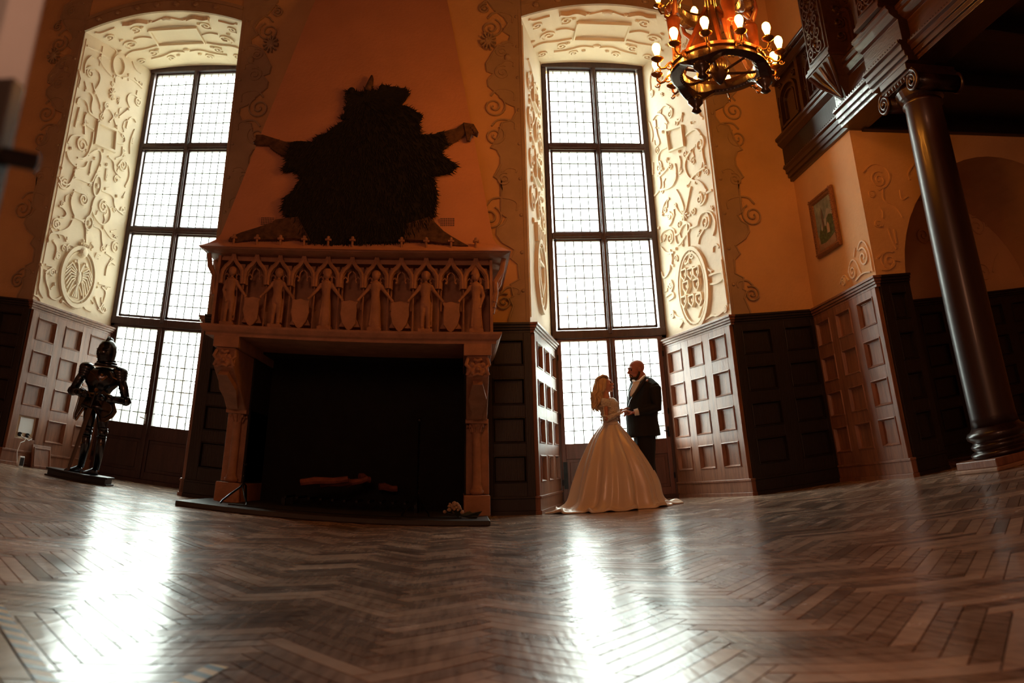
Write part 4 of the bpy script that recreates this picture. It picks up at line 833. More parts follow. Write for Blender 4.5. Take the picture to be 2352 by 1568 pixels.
limb_part('hind_leg', [(730, 1130), (640, 1140), (570, 1150), (550, 1170), (430, 1210), (330, 1240), (250, 1275), (240, 1300), (300, 1312), (400, 1290), (550, 1290), (700, 1280), (820, 1300)], M['hide'], .05, 220)
limb_part('hind_leg', [(1660, 1130), (1690, 1160), (1760, 1230), (1820, 1270), (1890, 1310), (1935, 1335), (1870, 1335), (1780, 1320), (1650, 1300), (1480, 1290), (1500, 1180)], M['hide'], .05, 220)
mb = MB(); mb.tube([hp(1222, 230, .05), hp(1238, 190, .06), hp(1250, 150, .06), hp(1252, 125, .05)], [.05, .045, .03, .014], 8); mb.build('muzzle', M['hide'], bear, smooth=True)
for x, y in ((1110, 235), (1330, 215)): MB().ball(hp(x, y, .06), .05, 10, 8, (1, .6, 1)).build('ear', M['fur'], bear)
# ------------------------------------------------------------------ gallery on the right
G0 = 4.75
gal = empty('gallery_balcony', (G0, 7.5, 4.42), 'dark carved wooden gallery with balustrade projecting over the right side of the hall', 'gallery')
def run(mb, y0, y1, prof):                     # prof: list of (x, z) outline pushed along Y
    n = len(prof); mb.rings([[(x, y0, z) for x, z in prof], [(x, y1, z) for x, z in prof]])
def entab(x, y0, y1, carved):
    mb = MB(); run(mb, y0, y1, [(x + .4, 4.42), (x + .02, 4.42), (x + .02, 4.47), (x - .01, 4.475), (x - .01, 4.535), (x - .035, 4.54), (x - .035, 4.60), (x - .07, 4.62), (x - .07, 4.645), (x, 4.67), (x, 4.93), (x - .04, 4.95), (x - .10, 5.0), (x - .10, 5.04), (x - .13, 5.06), (x - .13, 5.10), (x + .4, 5.10)])
    o = mb.build('entablature', M['gallery'], gal, bevel=.004)
    mb = MB(); k = int((y1 - y0) / .055)
    for i in range(k): y = y0 + (i + .3) * (y1 - y0) / k; mb.box(x - .06, x - .03, y, y + .028, 4.645, 4.668)
    mb.box(x - .045, x - .02, y0, y1, 4.65, 4.668)
    mb.build('dentil_strip', M['gallery'], o)
    if carved:
        mb = MB(); f = lambda s, t, h: Vector((x - h, s, t)); y = y0 + .12; i = 0
        while y < y1 - .1:
            relief(mb, f, spiral(y, 4.80, .085, 1.6, i * 1.3, 1 if i % 2 else -1), .014, .025); relief(mb, f, smooth2([(y + .07, 4.74), (y + .13, 4.88), (y + .19, 4.82)]), .014, .025); blob(mb, f, y + .12, 4.72, .025, .02, .03, 7); y += .21; i += 1
        mb.build('carved_frieze', M['gallery'], o)
    return o
entab(4.75, 8.2, WY, True); entab(4.66, 7.2, 8.2, False); entab(4.58, 6.35, 7.2, False); entab(4.70, -2.5, 6.35, False)
def parapet(x, y0, y1, n):
    pz = MB(); run(pz, y0, y1, [(x + .12, 5.10), (x, 5.10), (x, 6.02), (x + .12, 6.02)]); pn = pz.build('parapet_panel', M['gallery'], gal)
    L = (y1 - y0) / n; mb = MB(); f = lambda s, t, h: Vector((x - h, s, t))
    for i in range(n):
        yc = y0 + L * (i + .5); hw = L * .30
        mb.box(x - .05, x + .01, y0 + L * i, y0 + L * i + .09, 5.12, 6.0)
        relief(mb, f, [(yc - hw, 5.22), (yc - hw, 5.62)] + [(yc - hw * cos(PI * k / 12), 5.62 + .2 * sin(PI * k / 12)) for k in range(1, 12)] + [(yc + hw, 5.62), (yc + hw, 5.22), (yc - hw, 5.22)], .03, .045)
        relief(mb, f, [(yc - hw * .6, 5.3), (yc - hw * .6, 5.6)] + [(yc - hw * .6 * cos(PI * k / 8), 5.6 + .12 * sin(PI * k / 8)) for k in range(1, 8)] + [(yc + hw * .6, 5.6), (yc + hw * .6, 5.3)], .014, .025)
        for d in (-1, 1):
            relief(mb, f, spiral(yc + d * hw * .9, 5.88, .06, 1.4, 1, d), .013, .03); relief(mb, f, spiral(yc + d * L * .40, 5.45, .05, 1.4, 2, -d), .013, .03); relief(mb, f, smooth2([(yc + d * L * .40, 5.2), (yc + d * L * .36, 5.35), (yc + d * L * .42, 5.6), (yc + d * L * .38, 5.75)]), .014, .03)
    mb.build('carved_arcade', M['gallery'], pn)
    mb = MB(); run(mb, y0, y1, [(x + .15, 6.0), (x - .05, 6.0), (x - .05, 6.04), (x - .12, 6.08), (x - .12, 6.12), (x - .16, 6.14), (x - .16, 6.18), (x + .15, 6.18)]); rl = mb.build('top_rail', M['gallery'], gal, bevel=.004)
    mb = MB(); k = int((y1 - y0) / .045)
    for i in range(k): mb.box(x - .155, x - .135, y0 + (i + .2) * .045, y0 + (i + .2) * .045 + .028, 6.09, 6.135)
    mb.box(x - .145, x - .12, y0, y1, 6.10, 6.13)
    mb.build('dentil_strip', M['gallery'], rl)
parapet(4.75, 8.2, WY, 2); parapet(4.66, 7.2, 8.2, 1); parapet(4.70, -2.5, 6.35, 6)
def tower(x, y0, y1, zb, zt, tipx, name='carved_pier'):
    mb = MB(); mb.box(x, 4.8, y0, y1, zb, zt)
    for a, b, e in ((zb, zb + .05, .05), (zb + .05, zb + .10, .025), (zt - .12, zt - .06, .03), (zt - .06, zt, .07)): mb.box(x - e, 4.8, y0 - e, y1 + e, a, b)
    o = mb.build(name, M['gallery'], gal, bevel=.005)
    mb = MB(); f = lambda s, t, h: Vector((x - h, s, t)); ym = (y0 + y1) / 2; w = (y1 - y0) / 2 - .06
    relief(mb, f, [(ym - w, zb + .16), (ym - w, zt - .2), (ym + w, zt - .2), (ym + w, zb + .16), (ym - w, zb + .16)], .016, .02)
    z = zb + .25; i = 0
    while z < zt - .3:
        for d in (-1, 1): relief(mb, f, spiral(ym + d * w * .5, z, w * .38, 1.5, i, d), .014, .035); relief(mb, f, smooth2([(ym, z - .05), (ym + d * w * .6, z + .08), (ym + d * w * .2, z + .16)]), .014, .035, True)
        blob(mb, f, ym, z + .06, .035, .05, .05, 8); z += .2; i += 1
    f = lambda s, t, h: Vector((s, y0 - h, t)); xm = (x + 4.78) / 2; z = zb + .3
    while z < zt - .3: relief(mb, f, spiral(xm, z, .08, 1.5, z * 3, 1), .012, .025); z += .2
    mb.build('carving', M['gallery'], o)
    if tipx:
        mb = MB(); top = [(x - .03, y0 - .03, zb), (x - .03, y1 + .03, zb), (4.76, y1 + .03, zb), (4.76, y0 - .03, zb)]; q = zb - .5
        mid = [(x + .10, y0 + .12, zb - .22), (x + .10, y1 - .10, zb - .22), (4.76, y1 - .10, zb - .22), (4.76, y0 + .12, zb - .22)]; bot = [(4.68, (y0 + y1) / 2 - .03, q), (4.68, (y0 + y1) / 2 + .03, q), (4.76, (y0 + y1) / 2 + .03, q), (4.76, (y0 + y1) / 2 - .03, q)]
        mb.rings([top, mid, bot]); mb.ball((4.70, (y0 + y1) / 2, q - .02), .05, 10, 8); cb = mb.build('console_bracket', M['gallery'], o)
        mb = MB()
        for k in range(5): a = k / 4; mb.tube([(x - .02 + .1 * a * 0, y0 + (y1 - y0) * a, zb - .02), (x + .06, y0 + .08 + (y1 - y0 - .16) * a, zb - .18), (4.62, (y0 + y1) / 2, zb - .42)], [.03, .025, .015], 6)
        mb.build('carving', M['gallery'], cb)
tower(4.38, 7.62, 8.22, 5.14, 6.95, True); tower(4.44, 6.45, 6.95, 5.10, 6.95, False)
# deck, coffered soffit, upper posts
mb = MB(); mb.box(4.72, XR, -2.5, WY, 4.62, 5.05); mb.build('deck', M['dark'], gal)
for i in range(9):
    y = -2.0 + i * 1.27
    if y < RY - .2: MB().box(4.8, XR, y, y + .22, 4.44, 4.63).build('ceiling_beam', M['dark'], gal, bevel=.01)
mb = MB(); mb.box(5.0, XR, RY - .10, RY, 4.40, 4.63); mb.build('wall_beam', M['dark'], gal, bevel=.01)
# column under the gallery
CXc, CYc = 4.93, 6.72
col = empty('timber_column', (CXc, CYc, 0), 'tall polished dark column with scrolled capital carrying the gallery', 'column')
MB().box(CXc - .36, CXc + .36, CYc - .36, CYc + .36, 0, .045).build('stone_slab', mat('worn_sandstone', (.42, .24, .15), .7, var=.4, scale=8, bump=.4), col, bevel=.012)
MB().box(CXc - .34, CXc + .34, CYc - .34, CYc + .34, .045, .13).build('plinth', M['oak'], col, bevel=.01)
MB().lathe([(.27, .13), (.30, .14), (.31, .17), (.29, .195), (.262, .205), (.262, .215), (.285, .235), (.29, .26), (.275, .28), (.262, .29), (.27, .31), (.305, .335), (.315, .37), (.295, .405), (.262, .42), (.245, .45)], (CXc, CYc, 0), 40).build('base', M['gallery'], col, smooth=True)
MB().lathe([(.245, .45), (.236, .55), (.238, 1.6), (.232, 2.6), (.222, 3.6), (.212, 4.02), (.235, 4.04), (.235, 4.07), (.215, 4.08)], (CXc, CYc, 0), 40).build('shaft', mat('polished_mahogany', (.030, .010, .008), .36, var=.3, scale=4, stretch=(6, 6, .5), coat=.1), col, smooth=True)
mb = MB(); mb.lathe([(.215, 4.08), (.26, 4.12), (.29, 4.2), (.26, 4.24)], (CXc, CYc, 0), 30); mb.box(CXc - .33, CXc + .33, CYc - .30, CYc + .30, 4.34, 4.42); mb.box(CXc - .30, CXc + .30, CYc - .36, CYc + .36, 4.24, 4.34)
cp = mb.build('capital', M['gallery'], col, bevel=.006)
for fx in (-1, 1):
    for fy in (-1, 1):
        mb = MB(); x = CXc + fx * .30; y = CYc + fy * .31; mb.tube([(x, y + a, 4.19 + b) for a, b in spiral(0, 0, .125, 2.3, PI / 2, -fy, 46)], .021, 6); mb.tube([(x - fx * .02, y, 4.19), (x - fx * .58, y, 4.19)], .10, 14); mb.build('volute', M['gallery'], cp, smooth=True)
for fx in (-1, 1): mb = MB(); [mb.ball((CXc + fx * .30, CYc - .2 + .067 * k, 4.27), .028, 7, 5) for k in range(7)]; mb.tube([(CXc + fx * .30, CYc - .32, 4.315), (CXc + fx * .30, CYc + .32, 4.315)], .02, 6); mb.build('egg_and_dart', M['gallery'], cp)
# ------------------------------------------------------------------ painting on the return wall
cs = [at(u, v, 0, RX) for u, v in ((1862, 462), (1911, 429), (1940, 559), (1886, 594))]
ya, yb = (cs[0].y + cs[3].y) / 2, (cs[1].y + cs[2].y) / 2; zt, zb = (cs[0].z + cs[1].z) / 2, (cs[2].z + cs[3].z) / 2
pic = empty('framed_painting', (RX, (ya + yb) / 2, (zt + zb) / 2), 'carved gilt-brown framed landscape painting of a towered church on the ochre wall', 'painting')
fpn = lambda s, t, h: Vector((RX - .012 - h, ya + (yb - ya) * s, zb + (zt - zb) * t)); fw = .085; fz_ = .075
mb = MB(); R = []
for e, d in ((0, 0), (0, .03), (.02, .055), (.045, .045), (.075, .035), (.09, .012), (.09, 0)): a = e / abs(yb - ya); b = e / (zt - zb); R.append([fpn(a, b, d), fpn(1 - a, b, d), fpn(1 - a, 1 - b, d), fpn(a, 1 - b, d)])
mb.rings(R, cap=False); M['gilt'] = mat('carved_gilt_frame', (.36, .15, .06), .4, metal=.4, var=.5, scale=60, bump=.6, bscale=90)
fr_ = mb.build('picture_frame', M['gilt'], pic, bevel=.003)
mb = MB(); n_ = 26
for i in range(n_):
    for side in range(4):
        t = (i + .5) / n_; s_, t_ = ((t, .045), (t, .955), (.05, t), (.95, t))[side]; mb.ball(fpn(s_, t_, .05), .013, 6, 4)
mb.build('carved_beading', M['gilt'], fr_)
cv = MB(); a, b = .088 / abs(yb - ya), .088 / (zt - zb)
def pf(x, y, h): return fpn(a + (1 - 2 * a) * x, b + (1 - 2 * b) * y, h)
cv.quad(pf(0, 0, .012), pf(1, 0, .012), pf(1, 1, .012), pf(0, 1, .012)); canvas = cv.build('canvas', mat('painted_sky', (.34, .36, .29), .55, var=.6, scale=5, col2=(.10, .13, .12)), pic)
def patch(pts, m, h, nm):
    mb = MB(); mb.extrude([pf(x, y, h) for x, y in pts], (-.0012, 0, 0)); mb.build(nm, m, canvas)
patch([(.25, .45), (.4, .62), (.5, .58), (.7, .76), (.85, .7), (1, .6), (1, .3), (.25, .3)], mat('painted_mountain', (.42, .38, .34), .6, var=.3, scale=9), .0135, 'painted_mountain')
patch([(0, 0), (1, 0), (1, .22), (.6, .27), (.3, .22), (0, .3)], mat('painted_path', (.34, .20, .12), .6, var=.4, scale=12), .015, 'painted_ground')
g_ = mat('painted_foliage', (.10, .13, .03), .6, var=.8, scale=24)
patch([(.12, .12), (.1, .3), (.2, .42), (.32, .36), (.4, .44), (.55, .42), (.62, .56), (.75, .62), (.92, .58), (1, .48), (1, .2), (.7, .14), (.4, .1)], g_, .017, 'painted_foliage')
patch([(.36, .4), (.36, .62), (.34, .62), (.41, .86), (.47, .64), (.46, .64), (.46, .42)], mat('painted_tower', (.14, .09, .06), .6, var=.4, scale=14), .019, 'painted_tower')
patch([(.56, .26), (.58, .42), (.66, .48), (.73, .4), (.72, .25)], mat('painted_house', (.50, .34, .22), .6, var=.3, scale=14), .020, 'painted_house')
# ------------------------------------------------------------------ chandelier
CH = at(1652, 168, 1, 6.3); cx, cy, cz = CH
ch = empty('chandelier', (cx, cy, cz), 'carved wooden ring chandelier with figures and glowing bulbs hanging beside the wooden gallery', 'chandelier')
def ringband(z0, r0, r1, h, scal, nm, mt):
    mb = MB(); R = []; n = 72
    for i in range(n):
        a = 2 * PI * i / n; c, s = cos(a), sin(a); lob = scal * max(0, cos(3 * a + .6)) ** 1.5; L_ = lambda r, z: (cx + r * c, cy + r * s, z)
        R.append([L_(r0, z0 + h), L_(r1, z0 + h), L_(r1 + .012, z0 + h - .01), L_(r1, z0 + h * .6), L_(r1 + .02 + lob * .25, z0 + h * .3), L_(r1 + .03 + lob * .35, z0 - lob * .6), L_(r1 + .01 + lob * .2, z0 - lob - .01), L_(r0 + .03, z0 - lob - .015), L_(r0, z0 - lob * .4), L_(r0 - .012, z0 + h * .5)])
    m_ = len(R[0]); vs = [p for r in R for p in r]; fs = [(i * m_ + j, ((i + 1) % n) * m_ + j, ((i + 1) % n) * m_ + (j + 1) % m_, i * m_ + (j + 1) % m_) for i in range(n) for j in range(m_)]
    mb.add(vs, fs); return mb.build(nm, mt, ch, smooth=False, bevel=.004)
lr = ringband(cz, .345, .44, .10, .10, 'ring', M['chand_dark'])
mb = MB(); R = []
for i in range(48): a = 2 * PI * i / 48; R.append([(cx + r * cos(a), cy + r * sin(a), cz + z) for r, z in ((.445, .06), (.462, .07), (.462, .10), (.445, .11), (.40, .11), (.40, .06))])
R.append(R[0]); mb.rings(R, cap=False); mb.build('rim_band', M['chand'], lr)
for k in range(3):                                 # lobes with drops under the ring
    a = 2 * PI * k / 3 - .2; mb = MB(); x, y = cx + .42 * cos(a), cy + .42 * sin(a); mb.lathe([(.02, -.24), (.05, -.22), (.03, -.18), (.075, -.13), (.08, -.09), (.06, -.05)], (x, y, cz), 12); mb.build('drop_finial', M['chand_dark'], lr, smooth=True)
mb = MB()
for i in range(60): a = 2 * PI * i / 60; mb.ball((cx + .365 * cos(a), cy + .365 * sin(a), cz - .005), .010, 6, 4)
mb.tube([(cx + .368 * cos(a), cy + .368 * sin(a), cz - .002) for a in [2 * PI * k / 60 for k in range(61)]], .006, 5)
mb.build('beading', M['chand'], lr)
ur = ringband(cz + .78, .30, .38, .08, .07, 'upper_ring', M['chand_dark'])
mb = MB(); mb.tube([(cx, cy, cz - .12), (cx, cy, CEIL)], .016, 8); mb.lathe([(.02, -.16), (.05, -.12), (.09, -.05), (.10, .06), (.07, .10), (.05, .2), (.07, .5), (.05, .9), (.08, 1.2), (.03, 1.3)], (cx, cy, cz + .05), 14); mb.build('hub', M['chand_dark'], ch, smooth=True)
for k in range(6): a = 2 * PI * k / 6 + .3; mb = MB(); mb.tube([(cx + .38 * cos(a), cy + .38 * sin(a), cz + .09), (cx + .06 * cos(a), cy + .06 * sin(a), cz + .72)], .024, 4); mb.build('strut', M['chand'], ch)
for k in range(6): a = 2 * PI * k / 6; mb = MB(); mb.tube([(cx + .08 * cos(a), cy + .08 * sin(a), cz + .0), (cx + .37 * cos(a), cy + .37 * sin(a), cz + .03)], .016, 4); mb.build('spoke', M['chand_dark'], ch)
for k in range(4):                                 # carved standing figures
    a = 2 * PI * k / 4 - PI / 2 + .05; x, y = cx + .40 * cos(a), cy + .40 * sin(a); o_ = Vector((cos(a), sin(a), 0)); s_ = Vector((-sin(a), cos(a), 0)); B = Vector((x, y, cz + .10)); mb = MB(); T = lambda q, w_, z: B + o_ * q + s_ * w_ + Vector((0, 0, z))
    for d in (-1, 1):
        mb.tube([T(.02, d * .035, 0), T(.0, d * .045, .13), T(0, d * .04, .26)], [.022, .03, .042], 8); mb.tube([T(0, d * .06, .50), T(.02, d * .14, .58), T(.0, d * .17, .70)], [.032, .024, .018], 8)
    mb.tube([T(0, 0, .24), T(.01, 0, .34), T(0, 0, .46), T(0, 0, .53)], [.062, .055, .072, .03], 12); mb.ball(T(.01, 0, .60), .05, 12, 9, (1, 1, 1.15)); mb.ball(T(-.01, 0, .62), .055, 10, 8); mb.tube([T(.0, .0, .2), T(.05, 0, .3), T(.06, 0, .48)], .012, 5)
    mb.build('carved_figure', M['chand'], ch, smooth=True, remesh=.009)
for k in range(12):                                # scrolled arm, drip cup, bulb
    a = 2 * PI * k / 12 + .04; o_ = Vector((cos(a), sin(a), 0)); B = Vector((cx, cy, cz)); T = lambda r, z: B + o_ * r + Vector((0, 0, z)); mb = MB()
    mb.tube([T(.44, .06), T(.475, .085), T(.505, .06), T(.535, .02), T(.575, .01), T(.60, .045), T(.60, .09)], [.012, .012, .011, .012, .012, .011, .011], 7)
    mb.tube([B + o_ * (.50 + x_) + Vector((0, 0, .035 + z_)) for x_, z_ in spiral(0, 0, .04, 1.3, 1.5, 1)], .008, 5); mb.tube([B + o_ * (.60 + x_) + Vector((0, 0, -.005 + z_)) for x_, z_ in spiral(0, 0, .028, 1.2, 0, -1)], .007, 5)
    ar = mb.build('scroll_arm', M['brass'], ch, smooth=True)
    MB().lathe([(.012, .075), (.03, .085), (.056, .105), (.060, .115), (.035, .118), (.022, .125), (.022, .145)], T(.60, 0), 16).build('drip_cup', M['brass'], ar, smooth=True)
    MB().lathe([(.017, .142), (.020, .155), (.029, .185), (.038, .215), (.040, .235), (.034, .262), (.018, .278), (.004, .282)], T(.60, 0), 16).build('light_bulb', M['bulb'], ar, smooth=True)
for k in range(6):
    a = 2 * PI * k / 6 + .5; o_ = Vector((cos(a), sin(a), 0)); B = Vector((cx, cy, cz + .80)); T = lambda r, z: B + o_ * r + Vector((0, 0, z)); mb = MB()
    mb.tube([T(.37, .03), T(.41, .05), T(.45, .0), T(.50, .0), T(.52, .05), T(.52, .09)], .011, 7); ar = mb.build('scroll_arm', M['brass'], ch, smooth=True)
    MB().lathe([(.012, .075), (.056, .105), (.035, .118), (.022, .145)], T(.52, 0), 14).build('drip_cup', M['brass'], ar, smooth=True); MB().lathe([(.017, .142), (.029, .185), (.040, .235), (.018, .278), (.004, .282)], T(.52, 0), 14).build('light_bulb', M['bulb'], ar, smooth=True)
# ------------------------------------------------------------------ foreground door ajar at the left, with its handle
def bear_pt(deg, d): a = math.radians(deg); return Vector((d * sin(a), d * cos(a), 0))
e1, e2 = bear_pt(-34.45, 1.0), bear_pt(-37.5, 1.02); bk = (bear_pt(-60, 1.0)).normalized()
dr = empty('door_3', e2, kind='structure', label='grey metal door leaf standing ajar at the left edge')
mb = MB(); mb.prism([(e1.x, e1.y), (e2.x, e2.y), (e2.x + bk.x * .85, e2.y + bk.y * .85), (e1.x + bk.x * .85 + .02, e1.y + bk.y * .85 + .03)], .01, 2.25); lf = mb.build('door_leaf', M['grey_door'], dr, bevel=.004)
mb = MB(); hz = .955; pk = bear_pt(-35.8, .97); mb.box(pk.x - .018, pk.x + .012, pk.y - .01, pk.y + .02, .86, 1.06); q = bear_pt(-32.4, .98); mb.tube([(pk.x, pk.y, hz), (q.x, q.y, hz + .004)], .013, 8); q2 = bear_pt(-40, .97); mb.tube([(q2.x, q2.y, hz + .006), (pk.x, pk.y, hz)], .014, 8); mb.build('handle', M['black'], lf, bevel=.002)
# ------------------------------------------------------------------ hazard tape on the floor
def tape(pts, lbl):
    A_, B_ = Vector(pts[0]), Vector(pts[1]); d = (B_ - A_); L_ = d.length; d.normalize(); s_ = Vector((-d.y, d.x, 0)) * .025; mb = MB(); k = int(L_ / .09); Z = Vector((0, 0, .0022)); mb.quad(*[p + Z for p in (A_ - s_, B_ - s_, B_ + s_, A_ + s_)])
    o = mb.build('hazard_tape', M['yellow'], loc=None); tag(o, lbl, 'tape', 'hazard tape strips on the floor'); Z = Vector((0, 0, .0027))
    for i in range(k): p = A_ + d * (.09 * i + .006); MB().quad(*[w_ + Z for w_ in (p - s_, p + d * .042 - s_, p + d * .062 + s_, p + d * .02 + s_)]).build('black_stripe', M['tapeblack'], o)
tape(((-1.30, 2.36, 0), (-.72, 1.66, 0)), 'long strip of yellow and black striped tape stuck diagonally across the parquet')
tape(((-.575, 2.23, 0), (-.60, 1.70, 0)), 'short end of yellow and black striped tape, its tip nearest the fireplace')
# ------------------------------------------------------------------ things at the foot of the left niche
def rv(s, d, z): return w1L[1](s, d, z)
mb = MB(); R = [[rv(s, d, z) for s, d, z in q] for q in ([(.47, .165, .0), (.86, .165, .0), (.86, .095, .35), (.47, .095, .35)], [(.47, .19, .005), (.86, .19, .005), (.86, .12, .355), (.47, .12, .355)])]; mb.rings(R)
lp = mb.build('wooden_panel', M['oak'], bevel=.004); tag(lp, 'loose brown wooden panel leaning on the floor against the niche skirting', 'panel')
mb = MB(); g_ = lambda s, t, h: rv(s, .19 - .07 * (t / .35) + h, .008 + t); relief(mb, g_, [(.50, .03), (.83, .03), (.83, .30), (.50, .30), (.50, .03)], .014, .014); mb.build('panel_moulding', M['oak'], lp)
bx = empty('socket_board', rv(.3, .02, .6), 'white electrical socket board with loose cables in the open panel at far left', 'electrical board')
mb = MB(); mb.add([rv(s, d, z) for z in (.50, .73) for d in (.0, .015) for s in (.22, .50)], [(0, 2, 3, 1), (4, 5, 7, 6), (0, 1, 5, 4), (2, 6, 7, 3), (0, 4, 6, 2), (1, 3, 7, 5)]); mb.build('board', M['white'], bx)
for s in (.26, .42): mb = MB(); mb.tube([rv(s, .012, .47), rv(s, .03, .47)], .035, 14); mb.build('socket', M['iron'], bx)
mb = MB(); mb.tube([rv(.28, .03, .47), rv(.25, .08, .44), rv(.33, .09, .42), rv(.30, .10, .38), rv(.22, .11, .35), rv(.18, .12, .2), rv(.15, .2, .02)], .006, 6); mb.tube([rv(.42, .03, .47), rv(.46, .09, .43), rv(.38, .1, .40), rv(.32, .08, .44)], .006, 6); mb.build('cable', M['white'], bx)
mb = MB(); mb.add([rv(s, d, z) for z in (.0, .16) for d in (.24, .275) for s in (.10, .20)], [(0, 2, 3, 1), (4, 5, 7, 6), (0, 1, 5, 4), (2, 6, 7, 3), (0, 4, 6, 2), (1, 3, 7, 5)]); ph = mb.build('power_adapter', M['white'], bevel=.006); tag(ph, 'small white device with a black face standing on the floor below the socket board', 'device')
mb = MB(); mb.add([rv(s, d, z) for z in (.02, .14) for d in (.274, .279) for s in (.112, .188)], [(0, 2, 3, 1), (4, 5, 7, 6), (0, 1, 5, 4), (2, 6, 7, 3), (0, 4, 6, 2), (1, 3, 7, 5)]); mb.build('front_face', M['black'], ph)
# ------------------------------------------------------------------ suit of armour
AY = 9.80
def aq(x, y, dy=0, big=0):                      # points read in the two close views
    u, v = (140 + x / 8.711, 760 + y / 8.711) if not big else (100 + x / 7.84, 930 + y / 7.84)
    return at(u, v, 1, AY + dy)
pa, pb_, pc_ = at(106, 1096, 2, 0), at(185, 1109, 2, 0), at(236, 1108, 2, 0)
bc = Vector((-4.63, 9.82, 0)); pol = [(bc.x + .46 * cos(a), bc.y + .40 * sin(a)) for a in [math.radians(q) for q in (-150, -62, -18, 30, 118, 162)]]
pd = empty('pedestal', bc, 'low black six-sided wooden base under the suit of armour', 'pedestal')
def sc_(k): return [(bc.x + (x - bc.x) * k, bc.y + (y - bc.y) * k) for x, y in pol]
mb = MB(); mb.prism(sc_(1.0), 0, .02); mb.prism(sc_(.93), .02, .085); mb.build('body', M['brownbase'], pd, bevel=.004); MB().prism(sc_(.99), .085, .112).build('top', M['brownbase'], pd, bevel=.004)
arm = empty('suit_of_armour', (bc.x, bc.y, .112), 'dark steel suit of armour standing with a sword before the left window', 'armour')
St, Br = M['steel'], M['brass']
hc = aq(925, 440, -.03); mb = MB()
mb.lathe([(.095, -.15), (.122, -.11), (.138, -.03), (.142, .03), (.130, .09), (.098, .145), (.052, .175), (.01, .185)], hc, 24, .92, 1.08); hm = mb.build('helmet', St, arm, smooth=True)
mb = MB(); mb.tube([hc + Vector((0, -.10, .13)), hc + Vector((.005, -.03, .195)), hc + Vector((.01, .05, .185)), hc + Vector((.01, .11, .10))], [.012, .028, .03, .014], 8, 1.3); mb.build('comb', St, hm, smooth=True)
mb = MB(); R = []
for z, r, f_ in ((-.10, .12, .03), (-.04, .137, .045), (.0, .140, .05), (.05, .134, .03)): R.append([hc + Vector((r * sin(a), -(r + f_ * cos(a)) * cos(a), z)) for a in [(-80 + 160 * k / 12) * PI / 180 for k in range(13)]])
mb.rings(R, cap=False, closed=False); mb.build('visor', St, hm, smooth=True)
mb = MB()
for i in range(7): mb.box(hc.x - .06 + i * .017, hc.x - .052 + i * .017, hc.y - .195, hc.y - .13, hc.z - .055, hc.z - .02)
mb.box(hc.x - .085, hc.x + .085, hc.y - .165, hc.y - .10, hc.z + .022, hc.z + .030); mb.build('vision_slit', M['black'], hm)
nb = aq(915, 690, 0); mb = MB(); 
for i in range(3): mb.lathe([(.115 + .022 * i, 0), (.118 + .022 * i, .02), (.108 + .02 * i, .035)], nb + Vector((0, 0, .05 - .035 * i)), 24, 1.05, .95)
go = mb.build('gorget', St, arm, smooth=True); mb = MB(); mb.tube([nb + Vector((.185 * cos(a), .16 * sin(a), -.03)) for a in [2 * PI * k / 24 for k in range(25)]], .007, 6); mb.build('gorget_rim', Br, go)
wb_ = aq(760, 1260, 0); sh = nb - Vector((0, 0, .04)); mb = MB(); R = []
for t, rx_, ry_ in ((0, .10, .09), (.06, .17, .13), (.2, .235, .17), (.42, .245, .185), (.62, .225, .178), (.8, .17, .145), (.95, .15, .125), (1.0, .155, .13)): c_ = sh.lerp(wb_, t); R.append([c_ + Vector((rx_ * cos(a), ry_ * sin(a) * (1.15 if sin(a) < 0 else 1) - (.02 if abs(cos(a)) < .2 and sin(a) < 0 else 0), 0)) for a in [2 * PI * k / 28 for k in range(28)]])
mb.rings(R); cu = mb.build('cuirass', St, arm, smooth=True)
mb = MB(); mb.tube([aq(590, 810, -.22), aq(700, 900, -.23), aq(760, 1000, -.23)], .006, 5); mb.tube([aq(980, 820, -.2), aq(1040, 930, -.22), aq(1120, 970, -.2)], .008, 5); mb.tube([aq(815, 985, -.22), aq(925, 905, -.22)], .013, 6); mb.ball(aq(820, 880, -.21), .022, 8, 6); mb.build('brass_trim', Br, cu)
mb = MB(); mb.lathe([(.158, -.02), (.168, 0), (.158, .02)], wb_, 24, 1, .86); mb.build('waist_belt', Br, cu)
